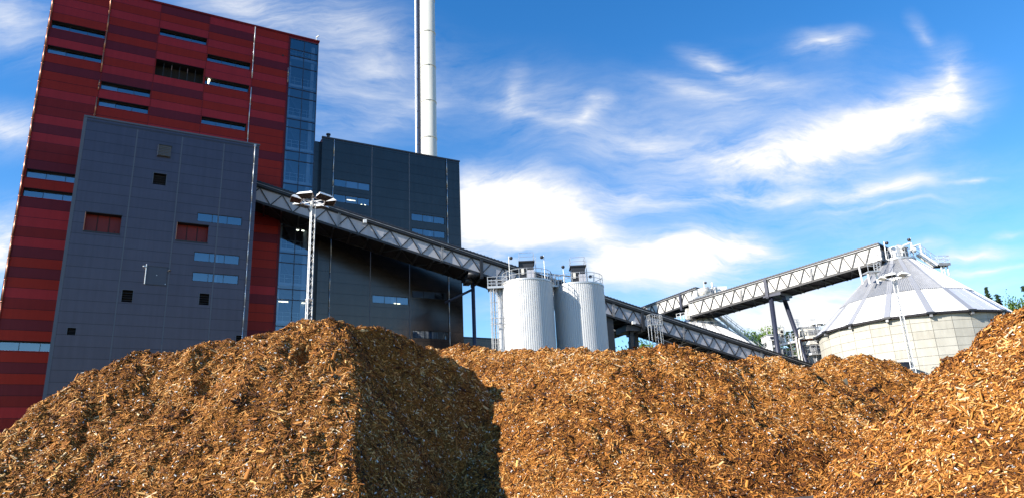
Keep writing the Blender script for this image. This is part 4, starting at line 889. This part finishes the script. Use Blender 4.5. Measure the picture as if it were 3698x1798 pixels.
def ridge(x, y, pts, k, r):
    """union of cones slid along a crest polyline [(x, y, z)...]"""
    z = np.full(x.shape, -9.)
    for (a, c) in zip(pts[:-1], pts[1:]):
        d = np.array(c[:2]) - np.array(a[:2]); L2 = d @ d + 1e-9; t = np.clip(((x - a[0]) * d[0] + (y - a[1]) * d[1]) / L2, 0, 1)
        ds = np.hypot(x - a[0] - t * d[0], y - a[1] - t * d[1]); z = np.maximum(z, a[2] + (c[2] - a[2]) * t - k * (np.sqrt(ds * ds + r * r) - r))
    return z
def crest(pts): return [at(x * 1.436, y * 1.436, Y) for (x, y, Y) in pts]

LC = crest([(70, 1085, 30), (165, 985, 31.5), (230, 955, 32), (310, 914, 33), (430, 887, 34), (600, 858, 34.5), (690, 826, 35), (770, 811, 35), (840, 806, 35), (900, 818, 35.3), (1000, 848, 36.5), (1070, 872, 38)])
def h_left(x, y):
    z = ridge(x, y, LC, .80, 1.0)
    # loader cut on the right side: a steep face
    ex, ey = -4.25 + (y - 26.) * .30 + .5 * np.maximum(0, y - 34.2), y
    cut = 1.45 * (ex - x) * .98 + .9 * vnoise(x * .4, y, 77, 2.2)
    z = np.minimum(z, cut); z = np.minimum(z, 1.65 * ((x + 20.0) * .846 + (y - 31.5) * .533) + 6.7 + .7 * vnoise(x, y, 78, 2.5))
    z -= 1.0 * np.exp(-(((x + 9.6) / .5) ** 2)) * np.exp(-(((y - 32.2) / 1.1) ** 2))       # gully below the summit
    z -= .7 * np.exp(-(((x + 13.2 + .2 * (y - 31)) / .8) ** 2)) * np.exp(-(((y - 31) / 1.5) ** 2))
    return z + rough(x, y, 1) * .8
MC = crest([(960, 890, 51), (1070, 870, 50), (1180, 874, 48.5), (1290, 879, 46), (1350, 874, 44), (1440, 866, 42), (1520, 877, 39.5), (1600, 879, 40), (1690, 874, 40), (1740, 883, 40), (1800, 897, 40.5), (1840, 898, 41), (1890, 890, 41), (1940, 896, 41), (1990, 913, 41), (2030, 935, 41)])
def h_mid(x, y): z = ridge(x, y, MC, .80, .8); return z + rough(x, y, 21) * .85 * np.clip(.15 + z * .45, .1, 1)
BC = crest([(2045, 925, 47), (2090, 902, 47), (2150, 897, 47), (2205, 906, 47), (2245, 928, 46), (2290, 965, 44)])
def h_back(x, y): return ridge(x, y, BC, .75, .8) + rough(x, y, 41) * .75
RC = [at(3360, 1392, 30.8), at(3430, 1368, 29.2), at(3520, 1318, 26.5), at(3612, 1208, 25.), at(3715, 1112, 24.), at(3860, 1010, 23), at(4300, 960, 22)]
def h_right(x, y): z = ridge(x, y, RC, .86, .9); return z + rough(x, y, 61) * .75 * np.clip(.15 + z * .45, .1, 1)
PILES = {'left': (h_left, (-42, 3, 14, 50), 'large brown wood chip heap on the left, with a steep shaded cut face'),
         'mid': (h_mid, (-17, 32, 18, 64), 'long central wood chip heap in front of the white tanks and the galleries'),
         'back': (h_back, (12, 36, 34, 62), 'rounded rear wood chip mound at the foot of the big concrete silo'),
         'right': (h_right, (4, 48, 8, 42), 'bright orange wood chip heap rising to the right edge, nearest the road')}
ALLH = {k: v[0] for k, v in PILES.items()}
def others(key, x, y):
    z = np.full(x.shape, -5.)
    for k, h in ALLH.items():
        if k != key: z = np.maximum(z, h(x, y))
    return z
DENS = {'left': 620, 'mid': 560, 'back': 340, 'right': 720}
SIZE = {'left': .086, 'mid': .094, 'back': .11, 'right': .094}
TOTAL = 0
for key, (hf, (x0, x1, y0, y1), lab) in PILES.items():
    st = .12; nx, ny = int((x1 - x0) / st), int((y1 - y0) / st); X, Y = np.meshgrid(np.linspace(x0, x1, nx), np.linspace(y0, y1, ny)); Z = hf(X, Y)
    keep = (Z > -.25); quad = keep[:-1, :-1] & keep[:-1, 1:] & keep[1:, 1:] & keep[1:, :-1]
    oz = others(key, X, Y); bur = Z < oz - .8; quad &= ~(bur[:-1, :-1] & bur[:-1, 1:] & bur[1:, 1:] & bur[1:, :-1])
    idx = np.arange(X.size).reshape(X.shape); F = np.stack([idx[:-1, :-1], idx[:-1, 1:], idx[1:, 1:], idx[1:, :-1]], -1)[quad]
    used = np.unique(F); rm = np.full(X.size, -1); rm[used] = np.arange(len(used)); V = np.stack([X.ravel(), Y.ravel(), Z.ravel()], 1)[used]
    cx, cy = float((x0 + x1) / 2), float((y0 + y1) / 2); V[:, 0] -= cx; V[:, 1] -= cy
    po = np_mesh('wood_chip_pile', V, rm[F], M['fines'], smooth=True); po.location = (cx, cy, 0); tag(po, lab, 'wood chip pile', 'wood chip piles')
    # chips
    n = int((x1 - x0) * (y1 - y0) * DENS[key] * 1.5); px, py = RNG.uniform(x0, x1, n), RNG.uniform(y0, y1, n); e = .12
    z = hf(px, py); gx = (hf(px + e, py) - hf(px - e, py)) / (2 * e); gy = (hf(px, py + e) - hf(px, py - e)) / (2 * e)
    nr = np.stack([-gx, -gy, np.ones(n)], 1); ar = np.linalg.norm(nr, axis=1); nr /= ar[:, None]
    P = np.stack([px, py, z], 1); view = np.array([0, 0, EYE]) - P; dist = np.linalg.norm(view, axis=1); fac = (nr * view).sum(1) / dist
    ix, iy, dz = to_px(P)
    ok = (z > -.05) & (z > others(key, px, py) - .25) & (fac > -.3) & (dz > 1) & (ix > -650) & (ix < 4650) & (iy < 2050) & (RNG.random(n) < ar / 1.5 * np.where(fac < .05, .6, 1))
    P, nr, dist = P[ok], nr[ok], dist[ok]; n = len(P); TOTAL += n
    t = RNG.normal(size=(n, 3)); t[:, 2] *= .6; t -= nr * (t * nr).sum(1, keepdims=True); t /= np.linalg.norm(t, axis=1, keepdims=True)
    tl = RNG.normal(0, .24, n)[:, None]; t = t * np.cos(tl) + nr * np.sin(tl); bb = np.cross(nr, t); bb /= np.linalg.norm(bb, axis=1, keepdims=True); nn = np.cross(t, bb)
    ro = RNG.normal(0, .36, n)[:, None]; bb, nn = bb * np.cos(ro) + nn * np.sin(ro), nn * np.cos(ro) - bb * np.sin(ro)
    tone = RNG.beta(1.12, 1.58, n) * .94; tone += .34 * vnoise(P[:, 0] + P[:, 2], P[:, 1], 300, 1.6) + .2 * vnoise(P[:, 0], P[:, 1] + P[:, 2], 301, .5); tone = np.clip(tone, 0, .94)
    wh = RNG.random(n); tone[wh < .026] = .975; odd = (wh > .9982); tone[odd] = RNG.choice([.991, .994, .9972, 1.0], odd.sum(), p=[.45, .25, .2, .1])
    Ln = np.clip(RNG.lognormal(math.log(SIZE[key]), .55, n) * np.where(RNG.random(n) < .006, 2.0, 1), .035, .55); W = Ln * RNG.uniform(.16, .42, n); Th = np.clip(Ln * RNG.uniform(.06, .16, n), .008, .03)
    pl_ = wh < .026; Ln[pl_] = np.minimum(Ln[pl_] * .7, .12); W[pl_] = Ln[pl_] * RNG.uniform(.4, .9, pl_.sum())
    Ln, W, Th = Ln[:, None] / 2, W[:, None] / 2, Th[:, None] / 2
    c = P + nr * (RNG.uniform(-.012, .03, n)[:, None]); tp = RNG.uniform(.35, 1, n)[:, None]; bend = RNG.normal(0, .12, n)[:, None] * Ln
    a0, a1 = c - t * Ln + nn * bend, c + t * Ln + nn * bend; sk = RNG.normal(0, .25, n)[:, None] * Ln
    V = np.stack([a0 - bb * W * tp - nn * Th, a0 + bb * W - nn * Th + t * sk, a0 + nn * Th * 1.4, a1 - bb * W - nn * Th - t * sk, a1 + bb * W * tp - nn * Th, a1 + nn * Th * 1.4], 1).reshape(-1, 3)
    V[:, 0] -= cx; V[:, 1] -= cy
    o6 = (np.arange(n) * 6)[:, None]
    Q = np.concatenate([o6 + np.array([[0, 3, 5, 2]]), o6 + np.array([[1, 2, 5, 4]]), o6 + np.array([[0, 1, 4, 3]]), o6 + np.array([[0, 2, 1, 1]])[:, :4] * 1, ], 0)[: 3 * n]
    chips = np_mesh('wood_chips', V, Q, M['chips_old' if key == 'left' else 'chips'], po, np.tile(tone, 3)); chips['kind'] = 'stuff'
print('chips', TOTAL)
# the weathered post standing in the rear mound
p = at(3056, 1367, 43); pz = float(max(h_back(np.array([p[0]]), np.array([43.]))[0], h_mid(np.array([p[0]]), np.array([43.]))[0]))
b = MB(); b.hexa([(-.13, -.1, -1), (.13, -.1, -1), (.13, .1, -1), (-.13, .1, -1), (-.2, -.1, 1.0), (.0, -.1, 1.05), (.02, .08, 1.1), (-.2, .08, .95)], M['post']); po = b.build('wooden_post'); po.location = (p[0], 43, pz); tag(po, 'weathered grey timber post stuck upright in the rear wood chip mound', 'post')

# ------------------------------------------------------------------ sun and sky
AZ = np.array([-.874, -.486]); AZ /= np.linalg.norm(AZ); ELV = R(29.5)
sd = bpy.data.lights.new("sun", 'SUN'); sd.energy = 5.0; sd.angle = R(.5); sd.color = (1, .93, .82); so = bpy.data.objects.new("sun", sd); C.objects.link(so)
so.rotation_euler = Vector((AZ[0] * math.cos(ELV), AZ[1] * math.cos(ELV), math.sin(ELV))).to_track_quat('Z', 'Y').to_euler()
w = bpy.data.worlds.new("World"); scn.world = w; w.use_nodes = True; nt = w.node_tree; nt.nodes.clear()
out = N(nt, "ShaderNodeOutputWorld"); bg = N(nt, "ShaderNodeBackground"); bg.inputs[1].default_value = .083; L(nt, bg, 0, out, 0)
sky = N(nt, "ShaderNodeTexSky"); sky.sky_type = 'NISHITA'; sky.sun_disc = False; sky.sun_elevation = ELV; sky.sun_rotation = math.atan2(AZ[0], AZ[1]); sky.air_density = 1.0; sky.dust_density = .0; sky.ozone_density = 1.6
hs = N(nt, "ShaderNodeHueSaturation", Saturation=1.40, Value=1.42); hs.inputs["Hue"].default_value = .506; L(nt, sky, 0, hs, "Color")
tc = N(nt, "ShaderNodeTexCoord"); sp = N(nt, "ShaderNodeSeparateXYZ"); L(nt, tc, "Generated", sp, 0)
mxn = N(nt, "ShaderNodeMath", operation='MAXIMUM'); mxn.inputs[1].default_value = .12; L(nt, sp, 1, mxn, 0)
da = N(nt, "ShaderNodeMath", operation='DIVIDE'); L(nt, sp, 0, da, 0); L(nt, mxn, 0, da, 1); db = N(nt, "ShaderNodeMath", operation='DIVIDE'); L(nt, sp, 2, db, 0); L(nt, mxn, 0, db, 1)
uv = N(nt, "ShaderNodeCombineXYZ"); L(nt, da, 0, uv, 0); L(nt, db, 0, uv, 1)
def warp(src, scale, amt, det=4.):
    n = N(nt, "ShaderNodeTexNoise", Scale=scale, Detail=det, Roughness=.6); L(nt, src, 0, n, "Vector"); s = N(nt, "ShaderNodeVectorMath", operation='SUBTRACT'); s.inputs[1].default_value = (.5, .5, .5); L(nt, n, "Color", s, 0)
    q = N(nt, "ShaderNodeVectorMath", operation='SCALE'); q.inputs[3].default_value = amt; L(nt, s, 0, q, 0); a = N(nt, "ShaderNodeVectorMath", operation='ADD'); L(nt, src, 0, a, 0); L(nt, q, 0, a, 1)
    m = N(nt, "ShaderNodeVectorMath", operation='MULTIPLY'); m.inputs[1].default_value = (1, 1, 0); L(nt, a, 0, m, 0); return m
wv = warp(uv, 2.2, .09); wv = warp(wv, 8., .035)
SOFT = [(1800, 330, 900, 300, 12, .40), (1350, 260, 460, 230, -10, .36), (2150, 520, 800, 210, 4, .42), (1900, 470, 900, 90, 6, .3), (700, 260, 560, 340, -20, .3), (2350, 700, 500, 140, 0, .5), (1500, 740, 700, 110, 0, .35),   # (x, y) in photo units, half length, half width, tilt up to the right in degrees, weight, group
 (1290, 540, 380, 170, -4, 2.4), (1220, 520, 260, 140, 0, 1.6), (1430, 570, 240, 70, -10, .8), (1710, 640, 350, 115, 3, 2.3), (1560, 660, 220, 70, 10, 1.3), (1900, 625, 200, 60, -8, .8),
 (1900, 505, 600, 40, 4, .75), (2250, 480, 300, 40, 12, .55), (1600, 500, 260, 60, 0, .5), (2130, 360, 500, 130, 16, 1.35), (2330, 275, 290, 130, 28, 1.25), (1900, 405, 460, 100, 8, .95), (2390, 190, 70, 170, -18, .75), (2320, 90, 50, 110, 15, .4),
 (1650, 380, 380, 70, -6, .42), (1750, 230, 230, 60, -15, .5), (1790, 160, 150, 60, -30, .75), (2065, 110, 150, 60, 5, .95), (1900, 200, 260, 60, -10, .3), (1480, 290, 130, 55, 45, .55), (1300, 230, 50, 150, -10, .38), (1330, 300, 260, 50, -12, .35), (1500, 240, 90, 40, -20, .4),
 (930, 180, 380, 260, -30, .42), (880, 60, 420, 170, -20, .36), (1000, 300, 260, 70, 20, .3), (600, 20, 420, 130, -12, .58), (30, 60, 320, 190, -25, .62), (20, 330, 220, 110, -10, .8), (20, 620, 220, 200, 0, 1.2),
 (2460, 650, 260, 34, 5, .8), (2500, 685, 220, 18, 3, .8), (2440, 462, 110, 12, 8, .6), (2540, 600, 90, 22, 10, .6), (2230, 525, 240, 14, 5, .5), (2120, 770, 480, 150, 0, 1.5), (1900, 800, 360, 120, 0, 1.0), (2330, 620, 140, 30, 0, .3), (1300, 790, 260, 80, 0, .35), (1250, 650, 220, 70, -10, .6)]
tot = None
for (x, y, rx, ry, an, wt) in SOFT:
    c = ray(x * 1.436, y * 1.436); ex = ray((x + 10) * 1.436, y * 1.436) - c; px_ = math.hypot(ex[0], ex[2]) / 10; roll = math.atan2(ex[2], ex[0])
    mpn = N(nt, "ShaderNodeMapping", vector_type='TEXTURE'); mpn.inputs["Location"].default_value = (c[0], c[2], 0); mpn.inputs["Rotation"].default_value = (0, 0, R(an) + roll); mpn.inputs["Scale"].default_value = (rx * px_, ry * px_, 1); L(nt, wv, 0, mpn, 0)
    g = N(nt, "ShaderNodeTexGradient", gradient_type='QUADRATIC_SPHERE'); L(nt, mpn, 0, g, 0)
    ml = N(nt, "ShaderNodeMath", operation='MULTIPLY_ADD'); ml.inputs[1].default_value = wt; L(nt, g, "Fac", ml, 0)
    if tot is None: ml.inputs[2].default_value = 0.
    else: L(nt, tot, 0, ml, 2)
    tot = ml
# wispy structure, drawn out along the wind: long fibres over broader billows
def layer(rot, sx, sy, scale, det, rgh, dist):
    q = N(nt, "ShaderNodeMapping"); q.inputs["Rotation"].default_value = (0, 0, R(rot)); q.inputs["Scale"].default_value = (sx, sy, 1); L(nt, wv2, 0, q, 0)
    n = N(nt, "ShaderNodeTexNoise", Scale=scale, Detail=det, Roughness=rgh, Distortion=dist); L(nt, q, 0, n, "Vector"); return n
wv2 = warp(wv, 1.5, .26, 2.); wv2 = warp(wv2, 6., .015, 2.)
na = layer(-16, 1.0, 2.4, 4.2, 9., .6, .1); nb = layer(-22, 1.2, 6.5, 7.0, 11., .7, .1); nc = layer(38, 1.0, 4.5, 5.5, 9., .64, .1)
s1 = N(nt, "ShaderNodeMath", operation='MULTIPLY_ADD'); s1.inputs[1].default_value = .8; L(nt, nb, "Fac", s1, 0); L(nt, na, "Fac", s1, 2)
s2_ = N(nt, "ShaderNodeMath", operation='MULTIPLY_ADD'); s2_.inputs[1].default_value = .5; L(nt, nc, "Fac", s2_, 0); L(nt, s1, 0, s2_, 2)
r1_ = N(nt, "ShaderNodeMapRange"); r1_.inputs[1].default_value = .88; r1_.inputs[2].default_value = 1.42; r1_.inputs[3].default_value = .0; r1_.inputs[4].default_value = 1.6; L(nt, s2_, 0, r1_, 0)
de = N(nt, "ShaderNodeMath", operation='MULTIPLY'); L(nt, tot, 0, de, 0); L(nt, r1_, 0, de, 1)
sq = N(nt, "ShaderNodeMath", operation='MULTIPLY'); L(nt, tot, 0, sq, 0); L(nt, tot, 0, sq, 1)
th = N(nt, "ShaderNodeMath", operation='MULTIPLY'); th.inputs[1].default_value = .19; L(nt, sq, 0, th, 0)
d2 = N(nt, "ShaderNodeMath", operation='MULTIPLY_ADD'); L(nt, de, 0, d2, 0); d2.inputs[1].default_value = .9; L(nt, th, 0, d2, 2)
cm = N(nt, "ShaderNodeMapRange"); cm.interpolation_type = 'SMOOTHERSTEP' if False else 'LINEAR'; cm.inputs[1].default_value = .0; cm.inputs[2].default_value = 1.05; L(nt, d2, 0, cm, 0)
mx = N(nt, "ShaderNodeMix", data_type='RGBA'); L(nt, cm, 0, mx, 0); L(nt, hs, 0, mx, 6); mx.inputs[7].default_value = (6.2, 6.25, 6.3, 1); L(nt, mx, 2, bg, 0)
scn.view_settings.view_transform = 'Standard'; scn.view_settings.look = 'None'; scn.view_settings.exposure = 1.0; scn.view_settings.gamma = 1
scn.cycles.max_bounces = 6; scn.cycles.diffuse_bounces = 1; scn.cycles.transparent_max_bounces = 8
